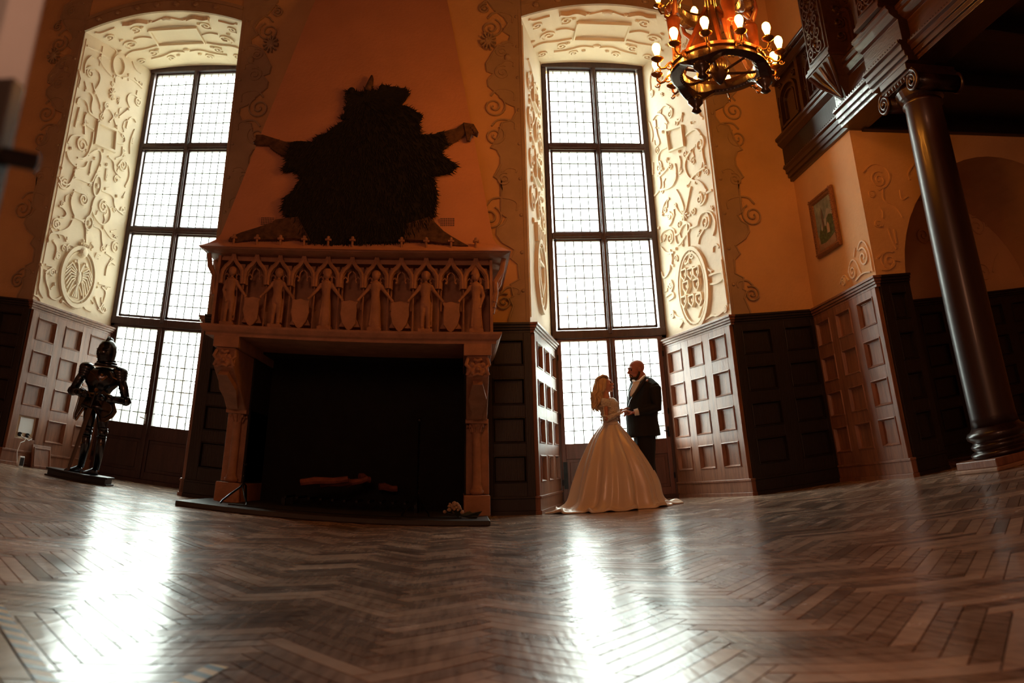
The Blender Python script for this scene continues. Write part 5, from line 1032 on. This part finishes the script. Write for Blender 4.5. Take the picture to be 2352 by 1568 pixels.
for d, shp, el, wr_ in ((-1, aq(520, 760), aq(235, 1190, -.02), aq(440, 1240, -.24)), (1, aq(1180, 860), aq(1300, 1400, -.02), aq(900, 1350, -.24))):
    mb = MB()
    for i in range(4): mb.ball(shp + Vector((d * .008 * i, 0, -.035 * i + .02)), .105 - .007 * i, 16, 8, (1.05, 1.05, .75))
    mb.build('pauldron', St, arm, smooth=True)
    mb = MB(); mb.tube([shp, shp.lerp(el, .5) + Vector((d * .01, 0, 0)), el], [.066, .062, .055], 14)
    for t in (.35, .5, .65, .8): c_ = shp.lerp(el, t); mb.tube([c_, c_ + (el - shp).normalized() * .012], .069 - .012 * t, 14)
    mb.build('upper_arm_plate', St, arm, smooth=True)
    mb = MB(); mb.ball(el, .070, 14, 10, (1, 1, 1)); mb.tube([el + Vector((0, 0, .0)), el + Vector((d * .075, .0, -.01))], [.05, .012], 10); mb.build('elbow_cop', St, arm, smooth=True)
    mb = MB(); mb.tube([el, el.lerp(wr_, .55), wr_], [.058, .052, .038], 14); mb.build('forearm_plate', St, arm, smooth=True)
    dd = (wr_ - el).normalized(); mb = MB(); mb.tube([wr_ - dd * .07, wr_], [.062, .042], 14); hp_ = wr_ + dd * .055; mb.ball(hp_, .042, 12, 8, (1, 1, .9))
    for q in range(4): b_ = hp_ + Vector((d * -.005, -.02, .028 - q * .019)); mb.tube([b_, b_ + dd * .035 + Vector((0, -.02, 0)), b_ + dd * .06 + Vector((0, .0, -.004)), b_ + dd * .05 + Vector((0, .025, -.006))], .0115, 6)
    mb.tube([hp_ + Vector((0, -.01, .035)), hp_ + dd * .03 + Vector((0, -.04, .04)), hp_ + dd * .055 + Vector((0, -.03, .02))], .012, 6); mb.build('gauntlet', St, arm, smooth=True)
hipc = wb_ - Vector((0, 0, .09)); mb = MB(); R = []
for i in range(5): R.append([hipc + Vector(((.15 + .02 * i) * cos(a), (.13 + .016 * i) * sin(a), .06 - .045 * i)) for a in [2 * PI * k / 28 for k in range(28)]])
mb.rings(R); mb.build('fauld', St, arm, smooth=True)
for cpx, nm in (([(690, -330), (640, -150), (580, 60), (548, 150), (540, 240), (590, 280), (640, 200), (760, 20), (860, -200)], 0), ([(830, -200), (900, 20), (960, 150), (1020, 285), (1110, 300), (1250, 220), (1318, 120), (1280, -20), (1190, -160), (1080, -260), (950, -290)], 1)):
    P0 = [aq(x, y, -.12 if nm else -.05, 1) for x, y in cpx]; mb = MB(); mb.extrude(P0, (0, .03, 0)); mb.extrude([p.lerp(sum(P0, Vector()) / len(P0), .25) + Vector((0, -.02, 0)) for p in P0], (0, .03, 0)); ts = mb.build('tasset', St, arm, bevel=.014)
    mb = MB(); mb.tube([p + Vector((0, -.008, 0)) for p in P0[:-1]], .007, 5); mb.build('tasset_rim', Br, ts)
for d, kn, ft in ((-1, aq(790, 480, -.06, 1), aq(640, 1130, -.02, 1)), (1, aq(1060, 500, -.02, 1), aq(920, 1160, .0, 1))):
    hp0 = hipc + Vector((d * .085, 0, -.02)); an = Vector((ft.x, ft.y + .04, .19)); mb = MB(); mb.tube([hp0, hp0.lerp(kn, .5), kn], [.095, .085, .06], 14); mb.build('cuisse', St, arm, smooth=True)
    mb = MB(); mb.ball(kn, .066, 14, 10, (1, 1.1, 1)); mb.ball(kn + Vector((d * .06, 0, 0)), .035, 10, 8, (.5, 1, 1.2))
    for q in (-1, 1): mb.tube([kn + Vector((0, -.005, q * .05)), kn + Vector((0, -.005, q * .065))], .067, 14)
    mb.build('knee_cop', St, arm, smooth=True)
    mb = MB(); mb.tube([kn, kn.lerp(an, .35) + Vector((0, .02, 0)), an], [.056, .062, .042], 14); mb.build('greave', St, arm, smooth=True)
    mb = MB(); R = []
    tip = Vector((an.x - .10, an.y - .22, .125)); ax = (tip - Vector((an.x, an.y + .05, .125))); sd_ = Vector((-ax.y, ax.x, 0)).normalized()
    for t, w_, h_ in ((0, .03, .05), (.1, .042, .085), (.3, .045, .095), (.5, .047, .07), (.7, .045, .05), (.88, .035, .035), (1, .008, .015)): c_ = Vector((an.x, an.y + .05, .113)) + Vector((ax.x, ax.y, 0)) * t * 1.05; R.append([c_ + sd_ * (w_ * cos(a)) + Vector((0, 0, max(0, h_ * sin(a)))) for a in [2 * PI * k / 16 for k in range(16)]])
    mb.rings(R); sb = mb.build('sabaton', St, arm, smooth=True)
    MB().ball(an + Vector((d * .045, -.02, -.02)), .012, 6, 5).build('brass_buckle', Br, sb); MB().ball(kn + Vector((d * .03, -.05, -.16)), .012, 6, 5).build('brass_buckle', Br, sb)
tp, bt = aq(700, 1200, -.30), aq(470, 1000, -.26, 1); bt.z = .118; sw = empty('sword', bt, 'long broad sword resting point down, held by the suit of armour', 'sword'); d_ = (bt - tp).normalized(); g0 = tp + d_ * .22; sdv = d_.cross(Vector((0, 1, 0))).normalized()
mb = MB(); R = []
for t, w_ in ((0, .034), (.9, .026), (.97, .018), (1, .002)): c_ = g0.lerp(bt, t); R.append([c_ + sdv * w_, c_ + Vector((0, -.006, 0)), c_ - sdv * w_, c_ + Vector((0, .006, 0))])
mb.rings(R); mb.build('blade', mat('dull_sword_steel', (.11, .075, .06), .5, metal=.6), sw); mb = MB(); mb.tube([tp, g0], .014, 8); mb.build('grip', M['shoe'], sw); mb = MB(); mb.tube([g0 - sdv * .12, g0 + Vector((0, 0, -.01)), g0 + sdv * .12], .011, 8); mb.ball(g0 - sdv * .12, .018, 8, 6); mb.ball(g0 + sdv * .12, .018, 8, 6); mb.build('cross_guard', M['iron'], sw); MB().ball(tp - d_ * .015, .028, 10, 8).build('pommel', M['brass'], sw)
# trees and hedge far outside
hg = MB(); rnd = random.Random(6)
for i in range(260): x = rnd.uniform(-22, 12); hg.ball((x, 24 + rnd.uniform(-.6, .6), -1.2 + rnd.uniform(.2, 1.0) * (2.6 + .5 * sin(x))), rnd.uniform(.35, .6), 8, 6)
tag(hg.build('hedge', mat('yellow_brown_hedge', (.075, .066, .038), .9, var=.6, scale=3), smooth=True), 'low pale yellowish hedge outside behind the lower window panes', 'hedge', kind='stuff')
tree(-9.5, 27, 6.5, 1, 'bare tree standing outside beyond the left window'); tree(-14.5, 40, 7.5, 2, 'second bare tree farther outside beyond the left window')
# ------------------------------------------------------------------ bride and groom
PY = 10.30
def F_(x, y, dy=0): return at(1350 + x / 8.711, 820 + y / 8.711, 1, PY + dy)      # close view of the couple
def G_(x, y, dy=0): return at(1220 + x / 3.92, 800 + y / 3.92, 1, PY + dy)        # wider view
def head(mb, c, fwd, up, s, fem):
    f = Vector(fwd).normalized(); u = (Vector(up) - f * Vector(up).dot(f)).normalized(); sd = u.cross(f)
    T = lambda a, b, z: c + (f * a + sd * b + u * z) * s
    def ell(a, b, z, ra, rb, rz, n=18, m=14):
        R = []
        for i in range(m + 1):
            t = PI * i / m; q = max(sin(t), .03); R.append([T(a + ra * q * cos(2 * PI * k / n), b + rb * q * sin(2 * PI * k / n), z - rz * cos(t)) for k in range(n)])
        mb.rings(R)
    ell(-.018, 0, .035, .098, .077, .090); ell(.028, 0, -.010, .066, .064, .092); ell(.040, 0, -.062, .050 if fem else .054, .048 if fem else .060, .042 if fem else .050); ell(.078, 0, -.093, .018, .022, .018)
    ell(.072, 0, .038, .028, .052, .020)
    mb.tube([T(.088, 0, .028), T(.102, 0, .005), T(.118 if fem else .122, 0, -.018)], [.009 * s, .011 * s, .013 * s], 8); 
    for b in (-1, 1): ell(.102, b * .011, -.024, .010, .008, .008, 8, 6); ell(.055, b * .045, -.012, .03, .022, .028, 10, 8); ell(-.008, b * .076, -.005, .018, .010, .030, 10, 8)
    for z, r in ((-.048, .0085), (-.061, .0095)): mb.tube([T(.078, -.024, z), T(.098, -.010, z + .002), T(.101, 0, z), T(.098, .010, z + .002), T(.078, .024, z)], [r * .5 * s, r * s, r * s, r * s, r * .5 * s], 7)
    return T
def hand(mb, wr, d, nrm, s=1.0, curl=.5, thumb=1):
    d = Vector(d).normalized(); n = (Vector(nrm) - d * Vector(nrm).dot(d)).normalized(); w = d.cross(n) * thumb
    mb.tube([wr, wr + d * .035 * s, wr + d * .065 * s, wr + d * .088 * s], [.021 * s, .027 * s, .032 * s, .028 * s], 12, .5, up=tuple(n))
    for i, (off, L_) in enumerate(((.026, .066), (.009, .074), (-.009, .069), (-.025, .054))):
        b = wr + d * (.085 - abs(off) * .25) * s + w * off * s; p = [b]; a = curl * .5
        for k in range(3): a += curl * (.55 + .1 * i); p.append(p[-1] + (d * cos(a) - n * sin(a)) * L_ * s * (.45, .32, .23)[k])
        mb.tube(p, [.0088 * s, .0082 * s, .0076 * s, .0062 * s], 8); mb.ball(p[-1], .0063 * s, 7, 5)
    b = wr + d * .03 * s + w * .022 * s; q = b + (d * .6 + w * .75).normalized() * .032 * s; r = q + (d * .85 + w * .2 - n * .35).normalized() * .03 * s; e = r + (d * .9 - n * .45).normalized() * .022 * s
    mb.tube([b, q, r, e], [.013 * s, .0105 * s, .0092 * s, .007 * s], 8); mb.ball(e, .0072 * s, 7, 5)
def loft(mb, rows, n=28):                        # rows: (centre, rx, ry[, squareness])
    R = []
    for r in rows:
        c, rx, ry = r[:3]; R.append([Vector(c) + Vector((rx * cos(a), ry * sin(a), 0)) for a in [2 * PI * k / n for k in range(n)]])
    mb.rings(R)
def bodyaxis(mb, pts, n=24):                     # pts: (centre, r_front, r_side, axis tilt handled by sampling)
    R = []
    for i, (c, rx, ry) in enumerate(pts):
        a0 = Vector(pts[max(i - 1, 0)][0]); a1 = Vector(pts[min(i + 1, len(pts) - 1)][0]); t = (a1 - a0).normalized(); ux = Vector((1, 0, 0)); ux = (ux - t * ux.dot(t)).normalized(); uy = t.cross(ux)
        R.append([Vector(c) + ux * (rx * cos(q)) + uy * (ry * sin(q)) for q in [2 * PI * k / n for k in range(n)]])
    mb.rings(R)
# --- groom (faces left, looking down at her, turned a little to the camera)
gc = F_(968, 262, .12); gf = Vector((-.93, -.27, -.18)); groom = empty('person', (G_(1150, 1350).x, PY + .12, 0), 'bald bearded person in a black suit and open white shirt holding the bride\'s hands', 'person')
gfoot = [Vector((2.30, PY + .02, 0)), Vector((2.42, PY + .26, 0))]
gn = F_(1065, 420, .13); gch = F_(1120, 640, .13); gwa = F_(1080, 1200, .12); ghip = F_(1110, 1480, .12)
sN, sF = F_(1330, 640, -.09), F_(1010, 580, .36); eN, eF = F_(1385, 1010, -.13), F_(900, 960, .40); wN, wF = F_(925, 1110, -.10), F_(835, 1060, .20)
mb = MB(); T = head(mb, gc, gf, (.10, .0, 1), 1.10, False)
mb.tube([gc + Vector((.03, .01, -.04)), F_(1050, 360, .13), gn + Vector((0, 0, -.04))], [.062, .072, .082], 16)
bodyaxis(mb, [(gn + Vector((0, 0, -.03)), .08, .10), (gch + Vector((0, 0, .10)), .13, .20), (gch, .15, .21), (gwa, .145, .18), (ghip, .14, .17), (ghip - Vector((0, 0, .08)), .13, .16)])
for s_, e_, w_ in ((sN, eN, wN), (sF, eF, wF)): mb.tube([s_, e_, w_], [.055, .042, .029], 12)
for ft, d in zip(gfoot, (-1, 1)): k_ = Vector(((ghip.x + ft.x) / 2 - .02, ft.y, .50)); mb.tube([Vector((ghip.x, ghip.y + d * .09, ghip.z - .02)), k_, Vector((ft.x, ft.y, .08))], [.09, .06, .042], 12)
hand(mb, wN, F_(760, 1090, -.12) - wN, (0, -.5, .85), 1.10, .75, -1); hand(mb, wF, F_(740, 1040, .08) - wF, (0, .4, .9), 1.08, .6, 1)
mb.build('body', M['skin2'], groom, smooth=True, remesh=.0055)
mb = MB()                                        # full short beard and moustache
for b in (-1, 1):
    mb.tube([T(.0, b * .070, -.015), T(.012, b * .068, -.05), T(.04, b * .056, -.085), T(.075, b * .028, -.105), T(.088, 0, -.112)], [.008, .014, .019, .022, .024], 8)
    mb.tube([T(.104, b * .004, -.037), T(.096, b * .022, -.045), T(.085, b * .032, -.062), T(.082, b * .026, -.09)], [.007, .008, .008, .010], 6)
mb.ball(T(.082, 0, -.100), .036, 12, 8); mb.ball(T(.062, .03, -.092), .030, 10, 8); mb.ball(T(.062, -.03, -.092), .030, 10, 8); mb.ball(T(.088, 0, -.078), .02, 8, 6); mb.build('beard', M['beard'], groom, smooth=True, remesh=.004)
for b in (-1, 1): MB().tube([T(.096, b * .012, .040), T(.094, b * .032, .046), T(.078, b * .050, .040)], [.003, .005, .003], 6).build('eyebrow', M['beard'], groom)
for b in (-1, 1): MB().ball(T(.078, b * .030, .016), .0125, 10, 8).build('eye', M['eye'], groom, smooth=True)
mb = MB(); R = []
hem = F_(1100, 1530, .12); 
bodyaxis(mb, [(gn + Vector((.040, .0, -.01)), .085, .098), (gn + Vector((.045, .0, -.055)), .115, .15), (gn + Vector((.05, .0, -.095)), .150, .215), (gch + Vector((.02, 0, .07)), .185, .262), (gch + Vector((0, 0, -.02)), .20, .268), (gch.lerp(gwa, .5), .205, .25), (gwa, .205, .235), (gwa.lerp(ghip, .5), .205, .235), (ghip, .212, .245), (ghip - Vector((0, 0, .075)), .215, .25)])
for s_ in (sN, sF): mb.tube([gn + Vector((.045, (s_.y - gn.y) * .25, -.035)), gn.lerp(s_, .6) + Vector((.01, 0, .035)), s_ + Vector((0, 0, .012))], [.055, .065, .085], 14)
for s_, e_, w_, k in ((sN, eN, wN, 1), (sF, eF, wF, 0)):
    wq = w_ + (e_ - w_).normalized() * .055; mb.tube([s_ + Vector((-.03, .04 if k else -.04, .03)), s_, s_.lerp(e_, .5), e_, e_.lerp(wq, .5), wq], [.085, .092, .080, .070, .060, .052], 16)
jk = mb.build('jacket', M['suit'], groom, smooth=True, remesh=.008)
ax_ = lambda q, w_, z: gch + Vector((-.93, -.37, 0)) * q + Vector((.37, -.93, 0)) * w_ + Vector((0, 0, z))
mb = MB(); V = [F_(905, 500, -.13), F_(960, 480, -.17), F_(1040, 500, -.19), F_(1010, 560, -.21), F_(930, 700, -.22), F_(865, 790, -.21), F_(845, 760, -.19), F_(860, 640, -.16)]
mb.extrude(V, (.02, .05, 0)); mb.tube([F_(905, 470, -.02), F_(960, 500, -.12), F_(1040, 470, -.13), F_(1120, 390, -.05), F_(1150, 370, .12), F_(1120, 400, .24), F_(980, 470, .2), F_(905, 470, -.02)], .016, 8)
sh_ = mb.build('shirt', M['shirt'], groom, smooth=False)
for a_, b_ in ((wN, eN), (wF, eF)): d_ = (b_ - a_).normalized(); MB().tube([a_ + d_ * .005, a_ + d_ * .07], [.044, .049], 14).build('cuff', M['shirt'], sh_)
for pts in ([(1150, 380), (1180, 440), (1080, 600), (960, 760), (860, 900), (810, 985), (850, 860), (930, 730), (1010, 600), (1070, 500)], [(905, 540), (870, 600), (820, 700), (810, 830), (830, 870), (815, 790), (840, 690), (880, 610)]):
    mb = MB(); mb.extrude([F_(x, y, -.225 + .00018 * max(0, x - 850)) for x, y in pts], (.0, .02, 0)); mb.build('lapel', mat('black_satin_lapel', (.022, .022, .025), .35), jk, bevel=.004)
mb = MB()
for ft, d in zip(gfoot, (-1, 1)):
    h0 = Vector((ghip.x + .01, ghip.y + d * .085, ghip.z - .02)); k_ = Vector(((ghip.x + ft.x) / 2 - .01, (h0.y + ft.y) / 2, .52)); mb.tube([h0, h0.lerp(k_, .5), k_, k_.lerp(ft, .5), Vector((ft.x + .005, ft.y, .07))], [.135, .118, .098, .090, .088], 16)
mb.build('trousers', M['suit'], groom, smooth=True, remesh=.009)
for ft in gfoot:
    mb = MB(); mb.tube([ft + Vector((.07, .02, .045)), ft + Vector((0, 0, .05)), ft + Vector((-.09, -.035, .035)), ft + Vector((-.18, -.07, .025)), ft + Vector((-.21, -.08, .02))], [.035, .045, .045, .038, .018], 12, .9); mb.box(ft.x - .02, ft.x + .06, ft.y - .02, ft.y + .04, .0, .03); mb.build('shoe', M['shoe'], groom, smooth=True, remesh=.006)
# --- bride (faces right, chin lifted)
bc = F_(335, 560, -.02); bf = Vector((.97, -.12, .16)); bride = empty('person', (1.86, PY, 0), 'blonde bride in an ivory ball gown with lace sleeves looking up at the groom', 'person')
bn = F_(335, 790, -.02); bch = F_(420, 990, -.02); bwa = F_(455, 1320, -.02); bhip = bwa + Vector((-.0, 0, -.14))
s1, s2 = F_(345, 900, -.17), F_(420, 880, .15); l1, l2 = F_(375, 1240, -.22), F_(470, 1180, .20); w1_, w2_ = F_(670, 1100, -.15), F_(690, 1050, .03)
mb = MB(); TB = head(mb, bc, bf, (-.16, 0, 1), .98, True)
mb.tube([bc + Vector((-.02, 0, -.05)), F_(350, 720, -.02), bn + Vector((.02, 0, -.03))], [.046, .045, .055], 14)
bodyaxis(mb, [(bn + Vector((.01, 0, -.03)), .055, .07), (F_(370, 870, -.02), .085, .155), (bch, .10, .145), (F_(440, 1180, -.02), .082, .118), (bwa, .082, .115), (bhip, .085, .115)])
for a_, b_, c_ in ((s1, l1, w1_), (s2, l2, w2_)): mb.tube([a_, b_, c_], [.042, .033, .022], 12)
for d in (-1, 1): mb.tube([bhip + Vector((0, d * .05, 0)), Vector((bhip.x, PY + d * .07, .5)), Vector((bhip.x, PY + d * .08, .08))], [.06, .05, .032], 10)
hand(mb, w1_, F_(800, 1060, -.14) - w1_, (0, -.3, .9), .92, .55, -1); hand(mb, w2_, F_(800, 1030, .05) - w2_, (0, .3, .9), .92, .55, 1)
mb.build('body', M['skin'], bride, smooth=True, remesh=.0055)
for b in (-1, 1): MB().ball(TB(.082, b * .028, .016), .0125, 10, 8).build('eye', M['eye'], bride, smooth=True)
mb = MB(); mb.tube([TB(.088, -.018, -.054), TB(.1045, 0, -.052), TB(.088, .018, -.054)], [.003, .0085, .003], 7); mb.build('lips', M['lip'], bride, smooth=True)
for b in (-1, 1): MB().tube([TB(.088, b * .013, .046), TB(.090, b * .03, .05), TB(.078, b * .046, .044)], [.0025, .0035, .002], 5).build('eyebrow', M['blonde'], bride)
# hair: a swept cap and long waves down the back and over the shoulder
rnd = random.Random(8); mb = MB(); fB = Vector(bf).normalized()
mb.ball(TB(-.030, 0, .045), .097, 18, 14, (.93, .90, .95)); mb.tube([TB(-.05, 0, .02), TB(-.09, 0, -.05), F_(205, 780, -.02), F_(190, 900, -.02), F_(215, 1000, -.02)], [.085, .08, .075, .06, .03], 16)
for i in range(110):
    a = rnd.uniform(-1.25, 1.25) * 1.35; near = a < 0; st = TB(.045 * cos(a) - .01, .035 * sin(a), .125)
    b1 = TB(-.055 - .045 * cos(a * .8), .088 * sin(a), .07 + rnd.uniform(-.02, .02)); b2 = TB(-.085 - .035 * cos(a), .098 * sin(a), -.03)
    if abs(a) > 1.1: b1 = TB(.02 + rnd.uniform(-.02, .015), .086 * (1 if a > 0 else -1), .06); b2 = TB(-.015 + rnd.uniform(-.02, .02), .094 * (1 if a > 0 else -1), -.04)
    end = F_(rnd.uniform(100, 300) if not (abs(a) > 1.45) else rnd.uniform(250, 330), rnd.uniform(850, 1110), .11 * sin(a)); p = [st, b1, b2]; ph = rnd.uniform(0, 6.28)
    for k in range(1, 8): t = k / 7; q = b2.lerp(end, t) + Vector((-.035 * sin(PI * t) + .018 * sin(t * 11 + ph * .25), .012 * cos(t * 9 + ph), 0)); p.append(q)
    mb.tube(p, [.008, .012, .013] + [.012] * 4 + [.010, .008, .004], 6)
for i in range(16):                              # locks over the far shoulder, toward the chest
    p = [TB(-.01, .085, .03), TB(.0, .095, -.06)] + [F_(400 + 22 * k + rnd.uniform(-10, 10), 780 + 20 * k + 12 * sin(k * 2 + i), .08 + rnd.uniform(-.02, .02)) for k in range(8)]; mb.tube(p, [.010] * 5 + [.008] * 3 + [.005, .003], 6)
for i in range(26):
    a = rnd.uniform(-1.5, 1.5); p = [TB(.070, .03 * a, .082), TB(.048, .05 * a, .110), TB(.0, .062 * a, .130), TB(-.06, .06 * a, .11), TB(-.10, .05 * a, .04)]; mb.tube(p, [.004, .011, .013, .013, .010], 6)
mb.build('hair', M['blonde'], bride, smooth=True)
# bodice, lace sleeves, belt
mb = MB(); bodyaxis(mb, [(F_(365, 850, -.02), .085, .140), (F_(385, 900, -.02), .112, .160), (F_(425, 980, -.02), .130, .158), (F_(440, 1070, -.02), .118, .142), (F_(440, 1200, -.02), .093, .125), (bwa + Vector((0, 0, .0)), .092, .124), (bwa - Vector((0, 0, .03)), .098, .13)])
mb.ball(F_(500, 1010, -.10), .062, 14, 10); mb.ball(F_(530, 1000, .07), .062, 14, 10); bo = mb.build('bodice', M['lace'], bride, smooth=True, remesh=.007)
for a_, b_, c_ in ((s2, l2, w2_), (s1, l1, w1_)):
    mb = MB(); mb.tube([a_ + Vector((.01, .01, .03)), a_, a_.lerp(b_, .28)], [.058, .060, .052], 14)
    mb.tube([a_.lerp(b_, .80), b_, b_.lerp(c_, .5), c_ + (b_ - c_).normalized() * .02], [.041, .042, .034, .027], 14)
    mb.tube([a_.lerp(b_, .25) + Vector((-.03, -.03, 0)), a_.lerp(b_, .85) + Vector((-.025, -.02, 0))], .010, 6)
    sl = mb.build('sleeve', M['lace'], bride, smooth=True, remesh=.005)
mb = MB(); rnd = random.Random(12)
for i in range(170):                             # applique leaves of the lace
    u = rnd.random(); (a_, b_, c_), sg = ((s1, l1, w1_), -1) if rnd.random() < .7 else ((s2, l2, w2_), 1)
    if u < .3: p = a_.lerp(b_, rnd.uniform(0, .3)); r = .06
    elif u < .6: p = b_.lerp(c_, rnd.uniform(-.05, .9)); r = .042
    else: p = F_(425, rnd.uniform(900, 1280), -.02); r = None
    an = rnd.uniform(0, 2 * PI); o_ = Vector((cos(an), -abs(sin(an)), 0)); q = p + (o_ * r if r else Vector((.105 * cos(an), -.145 * abs(sin(an)), 0))); mb.ball(q, .011, 6, 4, (1.3, .5, .8))
mb.build('lace_pattern', M['lace'], sl)['kind'] = 'stuff'
# pale satin ball gown with train
rows = [(971, 1385, 1420, .132), (978, 1380, 1425, .155), (987, 1373, 1432, .19), (1000, 1364, 1442, .235), (1015, 1357, 1453, .28), (1030, 1351, 1464, .32), (1047, 1345, 1475, .36), (1065, 1339, 1486, .395), (1083, 1334, 1496, .42), (1102, 1329, 1505, .44), (1120, 1325, 1511, .455), (1137, 1323, 1513, .465), (1152, 1318, 1516, .48)]
n = 120; R = []; folds = [(7, .5, 1.2), (13, 2.1, 1.5), (19, 4.0, .7), (31, 1.2, .3)]
for i, (v, ul, ur_, ry) in enumerate(rows):
    L_, Rr = at(ul, v, 1, PY), at(ur_, v, 1, PY); cxm = (L_.x + Rr.x) / 2; rx = (Rr.x - L_.x) / 2; z = (L_.z + Rr.z) / 2; t = i / (len(rows) - 1); ring = []
    for k in range(n):
        a = 2 * PI * k / n; fo = sum(am * sin(fr * (a + .10 * t * sin(a * 2)) + ph) for fr, ph, am in folds) * (.026 + .036 * t) * min(1, .6 + t); q = 1 + fo
        ring.append(Vector((cxm + rx * q * cos(a), PY + ry * q * sin(a), max(z, .03) + .012 * t * sin(9 * a + 1))))
    R.append(ring)
base = R[-1]; cb = sum(base, Vector()) / n
for j, (k0, zz) in enumerate(((.35, .035), (.7, .018), (.92, .030), (1.0, .012), (.97, .004))):
    ring = []
    for k in range(n):
        a = 2 * PI * k / n; p = base[k]; ca, sa = cos(a), sin(a)
        ext = .06 + .34 * max(0, -ca) ** 1.3 * (1 - .3 * max(0, -sa)) + .15 * max(0, ca) ** 5 + .05 * max(0, sa); ext *= 1 + .22 * sin(9 * a + 2) + .08 * sin(17 * a) * (1 if j > 1 else .4)
        x = p.x + ca * ext * k0; y = p.y + sa * ext * .8 * k0; z = zz + (.02 + .045 * k0) * max(0, sin(13 * a + 1.5 * sin(3 * a))) * (1 if j in (1, 2) else .35)
        x = max(x, .955 + max(0, y - 10.0) * .26 + .09 * (y > 10.1))
        ring.append(Vector((x, y, z)))
    R.append(ring)
mb = MB(); mb.rings(R, cap=False); sk = mb.build('skirt', M['satin'], bride, smooth=True, sub=1)
so = sk.modifiers.new('thick', 'SOLIDIFY'); so.thickness = .004
mb = MB(); loft(mb, [(bwa + Vector((0, 0, .012)), .100, .132), (bwa + Vector((0, 0, -.012)), .104, .136), (bwa + Vector((0, 0, -.03)), .104, .136)]); mb.build('belt', M['satin'], bride, smooth=True)
sc = bpy.context.scene
sc.view_settings.view_transform = 'Standard'; sc.view_settings.look = 'None'; sc.view_settings.exposure = 0.35; sc.view_settings.gamma = 1.0; sc.view_settings.use_curve_mapping = False
